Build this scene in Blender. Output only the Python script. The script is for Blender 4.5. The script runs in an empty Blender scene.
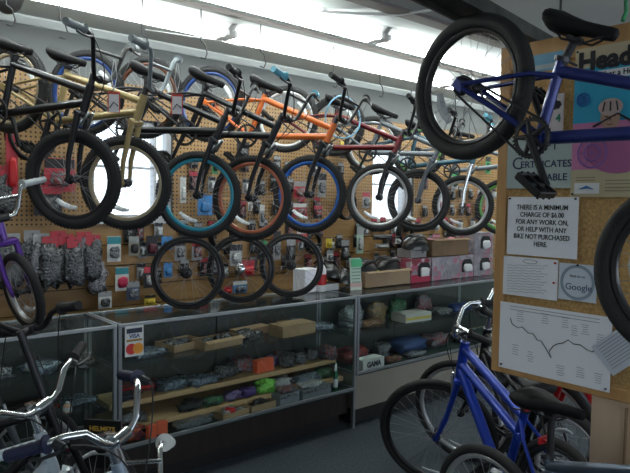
EXPO, WORLD, TUBE = 0.25, 2.3, 15.0
import bpy, math, random
from mathutils import Vector as V, Matrix as Mx, noise
random.seed(7)
PI = math.pi
R = math.radians
COL = bpy.context.scene.collection
scene = bpy.context.scene
scene.cycles.transparent_max_bounces = 40

# ------------------------------------------------------------ materials
_m = {}
def mat(name, col, rough=.5, metal=0., noise_amt=0., nscale=30., emit=0., bump=0., bscale=200., alpha=None, spec=.5, coat=0.):
    if name in _m: return _m[name]
    m = bpy.data.materials.new(name); m.use_nodes = True
    nt = m.node_tree; b = nt.nodes['Principled BSDF']
    c = (*col, 1)
    b.inputs['Base Color'].default_value = c
    b.inputs['Roughness'].default_value = rough
    b.inputs['Metallic'].default_value = metal
    b.inputs['Specular IOR Level'].default_value = spec
    if coat: b.inputs['Coat Weight'].default_value = coat
    if emit:
        b.inputs['Emission Color'].default_value = c; b.inputs['Emission Strength'].default_value = emit
    tc = nt.nodes.new('ShaderNodeTexCoord')
    if noise_amt:
        n = nt.nodes.new('ShaderNodeTexNoise'); n.inputs['Scale'].default_value = nscale; n.inputs['Detail'].default_value = 4
        r = nt.nodes.new('ShaderNodeValToRGB')
        r.color_ramp.elements[0].position = .3; r.color_ramp.elements[1].position = .7
        r.color_ramp.elements[0].color = (*[max(0, x*(1-noise_amt)) for x in col], 1)
        r.color_ramp.elements[1].color = (*[min(1, x*(1+noise_amt)) for x in col], 1)
        nt.links.new(tc.outputs['Object'], n.inputs['Vector']); nt.links.new(n.outputs['Fac'], r.inputs['Fac'])
        nt.links.new(r.outputs['Color'], b.inputs['Base Color'])
    if bump:
        n = nt.nodes.new('ShaderNodeTexNoise'); n.inputs['Scale'].default_value = bscale
        bp = nt.nodes.new('ShaderNodeBump'); bp.inputs['Strength'].default_value = bump; bp.inputs['Distance'].default_value = .01
        nt.links.new(tc.outputs['Object'], n.inputs['Vector']); nt.links.new(n.outputs['Fac'], bp.inputs['Height'])
        nt.links.new(bp.outputs['Normal'], b.inputs['Normal'])
    _m[name] = m
    return m

def busy(name, cols, scale=40., rough=.4, metal=0., cells=False):
    """printed or see-through packet: colours of its contents, plus painted highlights of crumpled plastic"""
    if name in _m: return _m[name]
    m = mat(name, cols[0], rough, metal)
    nt = m.node_tree; b = nt.nodes['Principled BSDF']
    tc = nt.nodes.new('ShaderNodeTexCoord')
    if not cells:
        n = nt.nodes.new('ShaderNodeTexNoise'); n.inputs['Scale'].default_value = scale*.55; n.inputs['Detail'].default_value = 5; n.inputs['Distortion'].default_value = 1.5
        n2 = nt.nodes.new('ShaderNodeTexNoise'); n2.inputs['Scale'].default_value = scale*.8; n2.inputs['Detail'].default_value = 3
        mr = nt.nodes.new('ShaderNodeMapRange'); mr.inputs[1].default_value = .32; mr.inputs[2].default_value = .68
        r = nt.nodes.new('ShaderNodeValToRGB'); k = len(cols)
        while len(r.color_ramp.elements) < k: r.color_ramp.elements.new(.5)
        for i, c in enumerate(cols): r.color_ramp.elements[i].position = i/(k-1); r.color_ramp.elements[i].color = (*c, 1)  # noise streaks mix content colours with painted-in highlights of crumpled wrap
        bp = nt.nodes.new('ShaderNodeBump'); bp.inputs['Strength'].default_value = .8; bp.inputs['Distance'].default_value = .02
        L = nt.links.new
        for q in (n, n2): L(tc.outputs['Object'], q.inputs['Vector'])
        L(n.outputs['Fac'], mr.inputs[0]); L(mr.outputs[0], r.inputs['Fac']); L(r.outputs['Color'], b.inputs['Base Color'])
        L(n2.outputs['Fac'], bp.inputs['Height']); L(bp.outputs['Normal'], b.inputs['Normal']); b.inputs['Coat Weight'].default_value = .5; b.inputs['Coat Roughness'].default_value = .15
        L(bp.outputs['Normal'], b.inputs['Coat Normal'])
        return m
    vo = nt.nodes.new('ShaderNodeTexVoronoi'); vo.inputs['Scale'].default_value = scale
    sp = nt.nodes.new('ShaderNodeSeparateColor'); r = nt.nodes.new('ShaderNodeValToRGB')
    r.color_ramp.interpolation = 'CONSTANT'
    k = len(cols)
    while len(r.color_ramp.elements) < k: r.color_ramp.elements.new(.5)
    for i, c in enumerate(cols):
        r.color_ramp.elements[i].position = i/k; r.color_ramp.elements[i].color = (*c, 1)
    nt.links.new(tc.outputs['Object'], vo.inputs['Vector']); nt.links.new(vo.outputs['Color'], sp.inputs[0])
    nt.links.new(sp.outputs[0], r.inputs['Fac']); nt.links.new(r.outputs['Color'], b.inputs['Base Color'])
    bp = nt.nodes.new('ShaderNodeBump'); bp.inputs['Strength'].default_value = .5; bp.inputs['Distance'].default_value = .01
    nt.links.new(vo.outputs['Distance'], bp.inputs['Height']); nt.links.new(bp.outputs['Normal'], b.inputs['Normal'])
    return m

def glass(name, tint=(.93, .98, .97), refl=.9):
    if name in _m: return _m[name]
    m = bpy.data.materials.new(name); m.use_nodes = True
    nt = m.node_tree; nt.nodes.clear()
    o = nt.nodes.new('ShaderNodeOutputMaterial'); mx = nt.nodes.new('ShaderNodeMixShader')
    t = nt.nodes.new('ShaderNodeBsdfTransparent'); t.inputs[0].default_value = (*tint, 1)
    g = nt.nodes.new('ShaderNodeBsdfGlossy'); g.inputs['Roughness'].default_value = .02; g.inputs[0].default_value = (refl, refl, refl, 1)
    lw = nt.nodes.new('ShaderNodeLayerWeight'); lw.inputs[0].default_value = .5
    pw = nt.nodes.new('ShaderNodeMath'); pw.operation = 'POWER'; pw.inputs[1].default_value = 5
    f = nt.nodes.new('ShaderNodeMath'); f.operation = 'MULTIPLY_ADD'; f.inputs[1].default_value = .6; f.inputs[2].default_value = .03
    nt.links.new(lw.outputs['Facing'], pw.inputs[0]); nt.links.new(pw.outputs[0], f.inputs[0])
    nt.links.new(f.outputs[0], mx.inputs[0]); nt.links.new(t.outputs[0], mx.inputs[1]); nt.links.new(g.outputs[0], mx.inputs[2])
    nt.links.new(mx.outputs[0], o.inputs[0]); _m[name] = m
    return m

def wood(name, a, b_, scale=3., rough=.5, stretch=(1, 12, 12)):
    if name in _m: return _m[name]
    m = mat(name, a, rough); nt = m.node_tree; b = nt.nodes['Principled BSDF']
    tc = nt.nodes.new('ShaderNodeTexCoord'); mp = nt.nodes.new('ShaderNodeMapping'); mp.inputs['Scale'].default_value = stretch
    n = nt.nodes.new('ShaderNodeTexNoise'); n.inputs['Scale'].default_value = scale; n.inputs['Detail'].default_value = 6
    r = nt.nodes.new('ShaderNodeValToRGB'); r.color_ramp.elements[0].color = (*a, 1); r.color_ramp.elements[1].color = (*b_, 1)
    r.color_ramp.elements[0].position = .35; r.color_ramp.elements[1].position = .65
    L = nt.links.new
    L(tc.outputs['Object'], mp.inputs['Vector']); L(mp.outputs[0], n.inputs['Vector']); L(n.outputs['Fac'], r.inputs['Fac']); L(r.outputs['Color'], b.inputs['Base Color'])
    return m

def pegboard_mat():
    m = mat('pegboard', (.36, .22, .10), .6); nt = m.node_tree; b = nt.nodes['Principled BSDF']; L = nt.links.new
    tc = nt.nodes.new('ShaderNodeTexCoord'); sx = nt.nodes.new('ShaderNodeSeparateXYZ'); L(tc.outputs['Object'], sx.inputs[0])
    ds = []
    for ax in (0, 2):
        d = nt.nodes.new('ShaderNodeMath'); d.operation = 'DIVIDE'; d.inputs[1].default_value = .0254*1.2; L(sx.outputs[ax], d.inputs[0])
        f = nt.nodes.new('ShaderNodeMath'); f.operation = 'FRACT'; L(d.outputs[0], f.inputs[0])
        s = nt.nodes.new('ShaderNodeMath'); s.operation = 'SUBTRACT'; s.inputs[1].default_value = .5; L(f.outputs[0], s.inputs[0])
        q = nt.nodes.new('ShaderNodeMath'); q.operation = 'POWER'; q.inputs[1].default_value = 2; L(s.outputs[0], q.inputs[0]); ds.append(q)
    a = nt.nodes.new('ShaderNodeMath'); L(ds[0].outputs[0], a.inputs[0]); L(ds[1].outputs[0], a.inputs[1])
    lt = nt.nodes.new('ShaderNodeMath'); lt.operation = 'LESS_THAN'; lt.inputs[1].default_value = .05; L(a.outputs[0], lt.inputs[0])
    mx = nt.nodes.new('ShaderNodeMix'); mx.data_type = 'RGBA'
    n = nt.nodes.new('ShaderNodeTexNoise'); n.inputs['Scale'].default_value = 3; L(tc.outputs['Object'], n.inputs['Vector'])
    r = nt.nodes.new('ShaderNodeValToRGB'); r.color_ramp.elements[0].color = (.31, .18, .07, 1); r.color_ramp.elements[1].color = (.43, .255, .11, 1)
    L(n.outputs['Fac'], r.inputs['Fac'])
    L(lt.outputs[0], mx.inputs[0]); L(r.outputs['Color'], mx.inputs[6]); mx.inputs[7].default_value = (.03, .02, .012, 1); L(mx.outputs[2], b.inputs['Base Color'])
    return m

# ------------------------------------------------------------ mesh builder
class MB:
    def __init__(s, M=None): s.v, s.f, s.sm, s.mi, s.M, s.cur = [], [], [], [], M, 0
    def add(s, vs, fs, smooth=False):
        o = len(s.v)
        for p in vs:
            p = V(p); s.v.append(s.M @ p if s.M else p)
        for f in fs: s.f.append([i+o for i in f]); s.sm.append(smooth); s.mi.append(s.cur)
        return s
    def box(s, c, d, rot=None, bev=0.):
        x, y, z = [k/2 for k in d]; c = V(c)
        if bev:
            b = min(bev, x*.9, y*.9, z*.9)
            prof = [(-x+b, -y), (x-b, -y), (x, -y+b), (x, y-b), (x-b, y), (-x+b, y), (-x, y-b), (-x, -y+b)]
            vs = []
            for zz, k in ((-z, b), (-z+b, 0), (z-b, 0), (z, b)):
                for px, py in prof:
                    vs.append((px*(1-k/x), py*(1-k/y), zz))
            fs = [list(range(7, -1, -1)), list(range(24, 32))]
            for l in range(3):
                for i in range(8): j = (i+1) % 8; fs.append([l*8+i, l*8+j, l*8+8+j, l*8+8+i])
        else:
            vs = [(a, b, e) for e in (-z, z) for b in (-y, y) for a in (-x, x)]
            fs = [(0, 2, 3, 1), (4, 5, 7, 6), (0, 1, 5, 4), (2, 6, 7, 3), (0, 4, 6, 2), (1, 3, 7, 5)]
        vs = [(rot @ V(p) if rot else V(p))+c for p in vs]
        return s.add(vs, fs)
    def tube(s, pts, r, n=8, cap=True, closed=False, flat=1.):
        pts = [V(p) for p in pts]; k = len(pts)
        rs = r if isinstance(r, (list, tuple)) else [r]*k
        T = []
        for i in range(k):
            a = pts[(i-1) % k] if (closed or i > 0) else pts[i]; b = pts[(i+1) % k] if (closed or i < k-1) else pts[i]
            t = (b-a); T.append(t.normalized() if t.length > 1e-9 else V((0, 0, 1)))
        u = T[0].orthogonal().normalized(); vs = []
        for i in range(k):
            u = (u - T[i]*u.dot(T[i])); u = u.normalized() if u.length > 1e-6 else T[i].orthogonal().normalized()
            w = T[i].cross(u)
            for j in range(n):
                a = 2*PI*j/n; vs.append(pts[i]+(u*math.cos(a)+w*math.sin(a)*flat)*rs[i])
        fs = []
        for i in range(k if closed else k-1):
            for j in range(n):
                a, b = i*n+j, i*n+(j+1) % n; c = ((i+1) % k)*n
                fs.append((a, b, c+(j+1) % n, c+j))
        s.add(vs, fs, True)
        if cap and not closed:
            s.add(vs[:n], [list(range(n-1, -1, -1))]); s.add(vs[-n:], [list(range(n))])
        return s
    def lathe(s, prof, c=(0, 0, 0), axis='z', n=24, smooth=True):
        """prof: list of (radius, height) along the axis"""
        c = V(c); vs = []
        for r, h in prof:
            for j in range(n):
                a = 2*PI*j/n; p = (r*math.cos(a), r*math.sin(a), h)
                if axis == 'y': p = (p[0], p[2], p[1])
                if axis == 'x': p = (p[2], p[0], p[1])
                vs.append(V(p)+c)
        fs = [(i*n+j, i*n+(j+1) % n, (i+1)*n+(j+1) % n, (i+1)*n+j) for i in range(len(prof)-1) for j in range(n)]
        return s.add(vs, fs, smooth)
    def disc(s, c, r, axis='y', t=.002, n=24):
        return s.lathe([(1e-4, -t/2), (r, -t/2), (r, t/2), (1e-4, t/2)], c, axis, n, False)
    def quad(s, *p): return s.add(p, [list(range(len(p)))])
    def prism(s, poly, z0, z1, f=lambda x, y, z: (x, y, z)):
        n = len(poly); vs = [f(x, y, z0) for x, y in poly]+[f(x, y, z1) for x, y in poly]
        return s.add(vs, [list(range(n-1, -1, -1)), list(range(n, 2*n))]+[(i, (i+1) % n, n+(i+1) % n, n+i) for i in range(n)])
    def blob(s, c, d, seed=0, amp=.15, nu=10, nv=7, rot=None, sc=1.5):
        """lumpy pillow shape"""
        vs = []; c = V(c)
        for i in range(nv+1):
            ph = PI*i/nv
            for j in range(nu):
                a = 2*PI*j/nu; p = V((math.sin(ph)*math.cos(a), math.sin(ph)*math.sin(a), math.cos(ph)))
                q = V([math.copysign(abs(t)**.6, t) for t in p])
                q *= 1+amp*noise.noise(q*sc+V((seed*3.1, seed*1.7, 0)))*2
                q = V((q.x*d[0]/2, q.y*d[1]/2, q.z*d[2]/2))
                vs.append((rot @ q if rot else q)+c)
        fs = [(i*nu+j, i*nu+(j+1) % nu, (i+1)*nu+(j+1) % nu, (i+1)*nu+j) for i in range(nv) for j in range(nu)]
        return s.add(vs, fs, True)
    def build(s, name, m, parent=None, loc=None, rot=None):
        me = bpy.data.meshes.new(name); me.from_pydata([tuple(p) for p in s.v], [], s.f)
        for mm in (m if isinstance(m, (list, tuple)) else [m]): me.materials.append(mm)
        me.polygons.foreach_set('use_smooth', s.sm); me.polygons.foreach_set('material_index', s.mi)
        me.validate(); me.update()
        o = bpy.data.objects.new(name, me); COL.objects.link(o)
        if parent: o.parent = parent
        if loc is not None: o.location = loc
        if rot is not None: o.rotation_euler = rot
        return o

def tag(o, label=None, cat=None, group=None, kind=None):
    if label: o['label'] = label
    if cat: o['category'] = cat
    if group: o['group'] = group
    if kind: o['kind'] = kind
    return o
def empty(name, loc=(0, 0, 0), rot=(0, 0, 0), label=None, cat=None, group=None):
    o = bpy.data.objects.new(name, None); COL.objects.link(o); o.location = loc; o.rotation_euler = rot; o.empty_display_size = .05
    return tag(o, label, cat, group)
def struct(name, mb, m): return tag(mb.build(name, m), kind='structure')
def kids(o): return [c for c in bpy.data.objects if c.parent == o]
def dup(root, loc, rot, label=None, group=None):
    r = root.copy(); COL.objects.link(r); r.location = loc; r.rotation_euler = rot
    if label: r['label'] = label
    if group: r['group'] = group
    for ch in kids(root):
        c = ch.copy(); COL.objects.link(c); c.parent = r
        for g in kids(ch):
            d = g.copy(); COL.objects.link(d); d.parent = c
    return r
def text(body, size, M, m, parent, name='lettering', align='CENTER', bold=0., shear=0., sx=1.):
    cu = bpy.data.curves.new(name, 'FONT'); cu.body = body; cu.size = size; cu.align_x = align; cu.align_y = 'CENTER'
    cu.extrude = .0006; cu.offset = bold; cu.shear = shear; cu.resolution_u = 3; cu.materials.append(m)
    tmp = bpy.data.objects.new(name, cu); COL.objects.link(tmp)
    bpy.context.view_layer.update()
    me = bpy.data.meshes.new_from_object(tmp.evaluated_get(bpy.context.evaluated_depsgraph_get()))
    bpy.data.objects.remove(tmp)
    me.transform(M @ Mx.Diagonal((sx, 1, 1, 1)))
    o = bpy.data.objects.new(name, me); COL.objects.link(o); o.parent = parent
    return o
def basis(o, x, y, z):
    return Mx(((x[0], y[0], z[0], o[0]), (x[1], y[1], z[1], o[1]), (x[2], y[2], z[2], o[2]), (0, 0, 0, 1)))

# palette
blk = mat('black plastic', (.012, .012, .013), .45)
rub = mat('tyre rubber', (.018, .018, .019), .7, bump=.4, bscale=300)
grf = mat('grip rubber grey', (.22, .25, .27), .6, bump=.4, bscale=400)
grb = mat('grip rubber black', (.012, .012, .014), .65, bump=.4, bscale=400)
chr_ = mat('chrome', (.75, .78, .8), .15, 1.)
alu = mat('aluminium', (.55, .58, .6), .35, .9)
stl = mat('spoke steel', (.4, .4, .42), .35, .8)
drk = mat('dark steel', (.05, .05, .055), .4, .6)
white = mat('white plastic', (.8, .8, .8), .4)
refw = mat('reflector clear', (.75, .78, .8), .2, coat=.5)
sadm = mat('saddle vinyl', (.008, .008, .009), .6, bump=.2, bscale=500, spec=.25)
red = mat('red plastic', (.55, .015, .02), .35)
paper = mat('paper', (.90, .92, .97), .8)
ink = mat('ink', (.02, .02, .025), .8)
cyanp = mat('cyan grip', (.15, .5, .65), .5)
card = wood('cardboard', (.33, .22, .12), (.42, .29, .16), 8, .8, (1, 1, 1))
ply = wood('plywood', (.68, .49, .33), (.78, .58, .41), 2.2, .6, (6, 6, 1))

# ------------------------------------------------------------ bicycle
def wheel(name, parent, c, r, steer=None, tw=.05, rimc=None, tyre=None, knob=True, spokes=28, refl=True, hubc=None, refa=4.2, cog=False, thin=False):
    M = Mx.Translation(c) if steer is None else steer @ Mx.Translation(c)
    rimc = rimc or alu; tyre = tyre or rub
    a = tw/2; rc = r-a; ri = rc-a*.9
    b = MB(M)
    b.lathe([(ri-.015, -.010), (ri-.019, 0), (ri-.015, .010), (ri-.006, .014), (ri+.006, .013), (ri-.001, 0), (ri+.006, -.013), (ri-.006, -.014), (ri-.015, -.010)], axis='y', n=56)
    w = b.build(name, rimc, parent)
    b = MB(M)
    prof = [(rc+a*math.cos(t), a*.95*math.sin(t)) for t in [2*PI*k/12 for k in range(13)]]
    b.lathe(prof, axis='y', n=56)
    if knob:
        for k in range(84):
            t = 2*PI*k/84
            for off, rr in ((0, a*1.0), (.62, a*.82), (-.62, a*.82)):
                tt = t+(PI/84 if off else 0); rad = rc+rr*math.cos(off*1.0)+.0005; yy = a*math.sin(off*1.15)
                b.box((rad*math.cos(tt), yy, rad*math.sin(tt)), (a*.14, a*.40, .009), Mx.Rotation(-tt, 3, 'Y'))
    b.build('tyre', tyre, w)
    b = MB(M)
    b.lathe([(.004, -.052), (.008, -.05), (.008, -.036), (.024, -.033), (.024, -.029), (.014, -.024), (.014, .024), (.024, .029), (.024, .033), (.008, .036), (.008, .05), (.004, .052)], axis='y', n=16)
    if cog: b.lathe([(.012, -.044), (.034, -.043), (.034, -.039), (.012, -.038)], axis='y', n=18)
    b.build('hub', hubc or drk, w)
    b = MB(M)
    for k in range(spokes):
        t = 2*PI*k/spokes; sd = -1 if k % 2 else 1; tw_ = t+(.9 if (k//2) % 2 else -.9)
        p0 = (.022*math.cos(tw_), sd*.031, .022*math.sin(tw_)); p1 = ((ri-.017)*math.cos(t), 0, (ri-.022)*math.sin(t))
        b.tube([p0, p1], .0011, 4, False)
    b.build('spokes', stl, w)
    if refl:
        b = MB(M); rr = ri-.055
        pts = [((rr)*math.cos(refa+d), .012, rr*math.sin(refa+d)) for d in (-.06/rr, -.025/rr, .025/rr, .06/rr)]
        b.tube(pts, [.011, .016, .016, .011], 8, True, flat=.4)
        b.build('reflector', refw, w)
    return w

def saddle(parent, p, tilt=0, L=.26, W=.15, m=None):
    M = Mx.Translation(p) @ Mx.Rotation(tilt, 4, 'Y'); b = MB(M)
    st = [(-.5, .30, .012), (-.46, .46, .028), (-.36, .5, .034), (-.2, .44, .030), (0, .25, .022), (.2, .14, .020), (.38, .11, .020), (.47, .09, .018), (.5, .04, .008)]
    n = 12; vs = []
    for x, w, h in st:
        for j in range(n):
            a = 2*PI*j/n; ca, sa = math.cos(a), math.sin(a)
            zz = h*sa*(.8 if sa > 0 else 1.25)+(.018*(abs(x)*2)**2 if x < 0 else -.01*x)
            vs.append((x*L, w*W*math.copysign(abs(ca)**.8, ca), zz))
    fs = [(i*n+j, i*n+(j+1) % n, (i+1)*n+(j+1) % n, (i+1)*n+j) for i in range(len(st)-1) for j in range(n)]+[list(range(n-1, -1, -1)), list(range((len(st)-1)*n, len(st)*n))]
    b.add(vs, fs, True); s = b.build('saddle', m or sadm, parent)
    b = MB(M)
    for sd in (-1, 1):
        b.tube([(-.38*L, sd*.03, -.01), (-.2*L, sd*.022, -.045), (.15*L, sd*.022, -.045), (.4*L, sd*.008, -.012)], .0035, 6)
    b.build('saddle_rail', drk, s); return s

def pedal(b, c, M=None):
    c = V(c)
    b.tube([c+V((0, -.045, 0)), c+V((0, .045, 0))], .008, 8)
    for dx in (-.045, .045): b.box(c+V((dx, 0, 0)), (.012, .09, .022), bev=.003)
    for dy in (-.043, 0, .043): b.box(c+V((0, dy, 0)), (.09, .008, .02))
    for dx in (-.045, .045):
        for dy in (-.03, 0, .03): b.box(c+V((dx, dy, 0)), (.006, .006, .032))

STD = dict(
 bmx=dict(r=.255, fh=(.94, 0), bb=(.37, .02), hb=(.805, .335), ht=(.775, .445), st=(.285, .27), sad=(.25, .355), sl=.235, tw=.046, bar='bmx', tt=.019, dt=.021, crank=.17),
 mtb=dict(r=.335, fh=(1.05, 0), bb=(.43, -.04), hb=(.885, .37), ht=(.845, .50), st=(.28, .36), sad=(.235, .57), tw=.05, bar='riser', tt=.018, dt=.021, crank=.17),
 city=dict(r=.335, fh=(1.05, 0), bb=(.43, -.04), hb=(.885, .37), ht=(.84, .55), st=(.29, .34), sad=(.23, .57), tw=.045, bar='swept', tt=.022, dt=.024, crank=.17),
 kid=dict(r=.20, fh=(.74, 0), bb=(.29, .03), hb=(.62, .26), ht=(.60, .35), st=(.19, .24), sad=(.16, .36), tw=.044, bar='bmx', tt=.016, dt=.018, crank=.12),
)
def bicycle(loc, rot, kind, label, group=None, frame=None, forkm=None, rim=None, rrim=None, tyre=None, barm=None, grip=None, steer=0, crank=-1.2,
            saddle_m=None, spokes=28, knob=True, brake=True, **over):
    """root at the rear hub, x forward, z up"""
    g = dict(STD[kind]); g.update(over); P = {k: V((g[k][0], 0, g[k][1])) for k in ('fh', 'bb', 'hb', 'ht', 'st', 'sad')}
    rt = empty('bicycle', loc, rot, label, 'bicycle', group)
    frame = frame or blk; forkm = forkm or frame; barm = barm or blk; grip = grip or grb; r = g['r']
    ax = (P['ht']-P['hb']).normalized()
    S = Mx.Translation(P['hb']) @ Mx.Rotation(steer, 4, ax) @ Mx.Translation(-P['hb'])
    fwd = V((1, 0, 0))-ax*ax.x; fwd.normalize()
    # frame
    b = MB(); tt, dt = g['tt'], g['dt']
    b.tube([P['hb']-ax*.008, P['ht']+ax*.008], tt*1.15, 12)
    b.tube([P['st'], P['ht']-ax*.03], tt, 12); b.tube([P['bb'], P['hb']+ax*.03], dt, 12)
    if g['bar'] == 'swept': b.tube([P['st']-V((-.01, 0, .1)), P['hb']+ax*.06], tt, 12)
    sv = (P['st']-P['bb']).normalized()
    b.tube([P['bb'], P['st']+sv*.04], tt*.9, 12)
    b.tube([P['bb']+V((0, -.035, 0)), P['bb']+V((0, .035, 0))], .024, 12)
    for sd in (-1, 1):
        b.tube([P['bb']+V((-.02, sd*.02, 0)), V((r*.62, sd*.04, P['bb'].z*.6)), V((.02, sd*.062, 0))], [.011, .010, .009], 8)
        b.tube([P['st']-sv*.015+V((0, sd*.012, 0)), P['st']*.78+V((0, sd*.042, 0)), V((.008, sd*.062, .01))], [.009, .008, .008], 8)
        b.box((0, sd*.062, 0), (.05, .006, .035), bev=.002)
    b.build('frame', frame, rt)
    # fork
    b = MB(S); cr = P['hb']-ax*.03; b.tube([P['hb']-ax*.005, cr], tt, 10)
    b.box(cr, (.045, .12, .028), bev=.006)
    for sd in (-1, 1):
        d = V((0, sd*.052, 0)); kn = P['fh']+(cr-P['fh'])*.35+(-fwd)*.012
        b.tube([cr+d, kn+d, P['fh']+d], [.017, .014, .010], 8); b.box(P['fh']+d, (.03, .006, .03), bev=.002)
    b.build('fork', forkm, rt)
    wheel('rear_wheel', rt, (0, 0, 0), r, None, g['tw'], rrim or rim, tyre, knob, spokes, True, None, g.get('rrefa', 1.3), True)
    wheel('front_wheel', rt, P['fh'], r, S, g['tw'], rim, tyre, knob, spokes, True, None, g.get('refa', 4.95))
    # seat
    sb = P['sad']-V((0, 0, .04)); b = MB(); b.tube([P['st'], P['st']+(sb-P['st'])*.95, sb], .0135, 10)
    b.box(sb, (.04, .045, .022), bev=.004); b.build('seat_post', over.get('postm') or drk, rt)
    b = MB(); b.tube([P['st']+sv*.03, P['st']+sv*.045], .024, 12); b.tube([P['st']+sv*.037+V((0, .02, 0)), P['st']+sv*.037+V((.03, .045, 0))], .004, 6); b.build('seat_clamp', drk, rt)
    if kind in ('city', 'mtb'):
        c_ = P['st']+(sb-P['st'])*.45; b = MB(); b.box(c_+V((-.035, 0, 0)), (.012, .05, .032), bev=.005); b.tube([c_, c_+V((-.03, 0, 0))], .006, 6); b.build('rear_reflector', red, rt)
    saddle(rt, P['sad'], g.get('stilt', -.06), g.get('sl', .26), g.get('sw', .15), saddle_m)
    # cranks
    cl = g['crank']; b = MB(); b.tube([P['bb']+V((0, -.06, 0)), P['bb']+V((0, .06, 0))], .012, 10)
    for i, sd in enumerate((-1, 1)):
        a = crank+PI*i; e = V((cl*math.cos(a), 0, cl*math.sin(a)))
        b.tube([P['bb']+V((0, sd*.055, 0)), P['bb']+V((0, sd*.062, 0))+e*.5, P['bb']+V((0, sd*.068, 0))+e], [.014, .011, .012], 8)
    ck = b.build('crankset', g.get('crankm', blk), rt)
    b = MB(Mx.Translation(P['bb'])); R0 = g.get('ring', .075)
    b.lathe([(R0-.012, -.047), (R0, -.047), (R0, -.043), (R0-.012, -.043), (R0-.012, -.047)], axis='y', n=32, smooth=False)
    for k in range(32):
        t = 2*PI*k/32; b.box(((R0+.002)*math.cos(t), -.045, (R0+.002)*math.sin(t)), (.008, .003, .007), Mx.Rotation(-t, 3, 'Y'))
    for k in range(5):
        t = 2*PI*k/5; b.tube([(0, -.045, 0), ((R0-.008)*math.cos(t), -.045, (R0-.008)*math.sin(t))], [.012, .006], 6)
    b.build('chainring', g.get('crankm', blk), ck)
    for i, sd in enumerate((-1, 1)):
        a = crank+PI*i; c = P['bb']+V((cl*math.cos(a), sd*.125, cl*math.sin(a))); b = MB(); pedal(b, c); b.build('pedal', blk, ck)
    b = MB(); pts = []
    for k in range(9): t = PI/2-PI*k/8; pts.append(P['bb']+V((R0*math.cos(t)*1, -.045, R0*math.sin(t))))
    for k in range(7): t = -PI/2-PI*k/6; pts.append(V((.034*math.cos(t), -.045, .034*math.sin(t))))
    b.tube(pts, .0045, 6, False, True); b.build('chain', drk, rt)
    # bars
    sp = P['ht']+ax*g.get('stk', .045); cl_ = sp+fwd*.05; b = MB(S)
    b.tube([P['ht'], sp+ax*.015], .016, 10); b.tube([sp, cl_], .017, 10); b.tube([cl_-V((0, .028, 0)), cl_+V((0, .028, 0))], .02, 10)
    b.build('stem', g.get('stemm', drk), rt)
    def q(y, up, f): return cl_+V((0, y, 0))+ax*up+fwd*f
    kb = g.get('bs', 1.)
    prof = dict(bmx=[(.04, 0, 0), (.085, .01, 0), (.115, .05, 0), (.165, .17, -.01), (.195, .195, -.012), (.24, .2, -.02), (.36, .205, -.045)],
                riser=[(.05, 0, 0), (.08, .01, 0), (.14, .055, -.01), (.18, .065, -.015), (.31, .075, -.06)],
                swept=[(.05, 0, 0), (.09, .03, .01), (.14, .10, 0), (.19, .12, -.03), (.25, .12, -.10), (.29, .115, -.20)])[g['bar']]
    pr_ = [q(-y*kb, u*kb, f*kb) for y, u, f in reversed(prof)]+[q(0, 0, 0)]+[q(y*kb, u*kb, f*kb) for y, u, f in prof]
    b = MB(S); b.tube(pr_, .0111, 10)
    if g['bar'] == 'bmx': b.tube([q(-.15*kb, .13*kb, -.005), q(.15*kb, .13*kb, -.005)], .008, 8)
    hb_ = b.build('handlebar', barm, rt)
    for end, inn in ((0, 1), (-1, -2)):
        e = pr_[end]; d = (e-pr_[inn]).normalized(); s0 = e-d*g.get('gl', .115)
        b = MB(S); b.tube([s0, s0+d*.006, s0+d*.008]+[s0+d*(.008+.1*k/8*g.get('gl', .115)/.115) for k in range(1, 9)]+[e+d*.004], [x*g.get('gr', 1) for x in [.026, .026, .017]+[.0165 if k % 2 else .0185 for k in range(8)]+[.017]], 12)
        b.build('grip', g['grip2'] if (end == -1 and g.get('grip2')) else grip, hb_)
        if brake:
            o = s0-d*.02; b = MB(S); dn = (fwd*.8-ax*.5).normalized()
            b.tube([o, o+dn*.03], .012, 8); b.tube([o+dn*.03-d*.01, o+dn*.045+d*.03, o+dn*.05+d*.08, o+dn*.04+d*.105], [.006, .006, .005, .006], 6)
            b.build('brake_lever', g.get('levm', drk), hb_)
            b = MB(S); m0 = o+dn*.03-d*.02; mid = cl_+fwd*.10+ax*.02+V((0, math.copysign(.05, o.y), 0))
            pts = []
            for k in range(9):
                t = k/8; e2 = P['hb']+fwd*.03; pts.append(m0*(1-t)**2+mid*2*t*(1-t)+e2*t*t)
            b.tube(pts, .0025, 5); b.build('brake_cable', blk, hb_)
    if brake:
        b = MB(S)
        for sd in (-1, 1): b.tube([cr+V((.0, sd*.035, -.02))+fwd*.025, cr+fwd*.04+V((0, sd*.045, -.06*g['r']/.25)), cr+fwd*.035+V((0, sd*.02, .02))], .007, 6)
        b.build('front_brake', alu, rt)
    return rt
# ------------------------------------------------------------ camera
F_, H_ = 620, 1.62
yaw, pit, rol = R(49.15), R(-3.1), R(.89)
fw = V((math.cos(yaw)*math.cos(pit), math.sin(yaw)*math.cos(pit), math.sin(pit)))
rt0 = V((math.sin(yaw), -math.cos(yaw), 0)); up0 = rt0.cross(fw)
rtv = rt0*math.cos(rol)+up0*math.sin(rol); upv = -rt0*math.sin(rol)+up0*math.cos(rol)
cam = bpy.data.cameras.new('camera'); camo = bpy.data.objects.new('camera', cam); COL.objects.link(camo)
camo.matrix_world = basis((0, 0, H_), rtv, upv, -fw)
cam.sensor_width = 36; cam.lens = F_/630*36; cam.clip_start = .05
scene.camera = camo
scene.view_settings.view_transform = 'Standard'; scene.view_settings.look = 'None'; scene.view_settings.gamma = 1
scene.view_settings.exposure = EXPO

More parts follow.
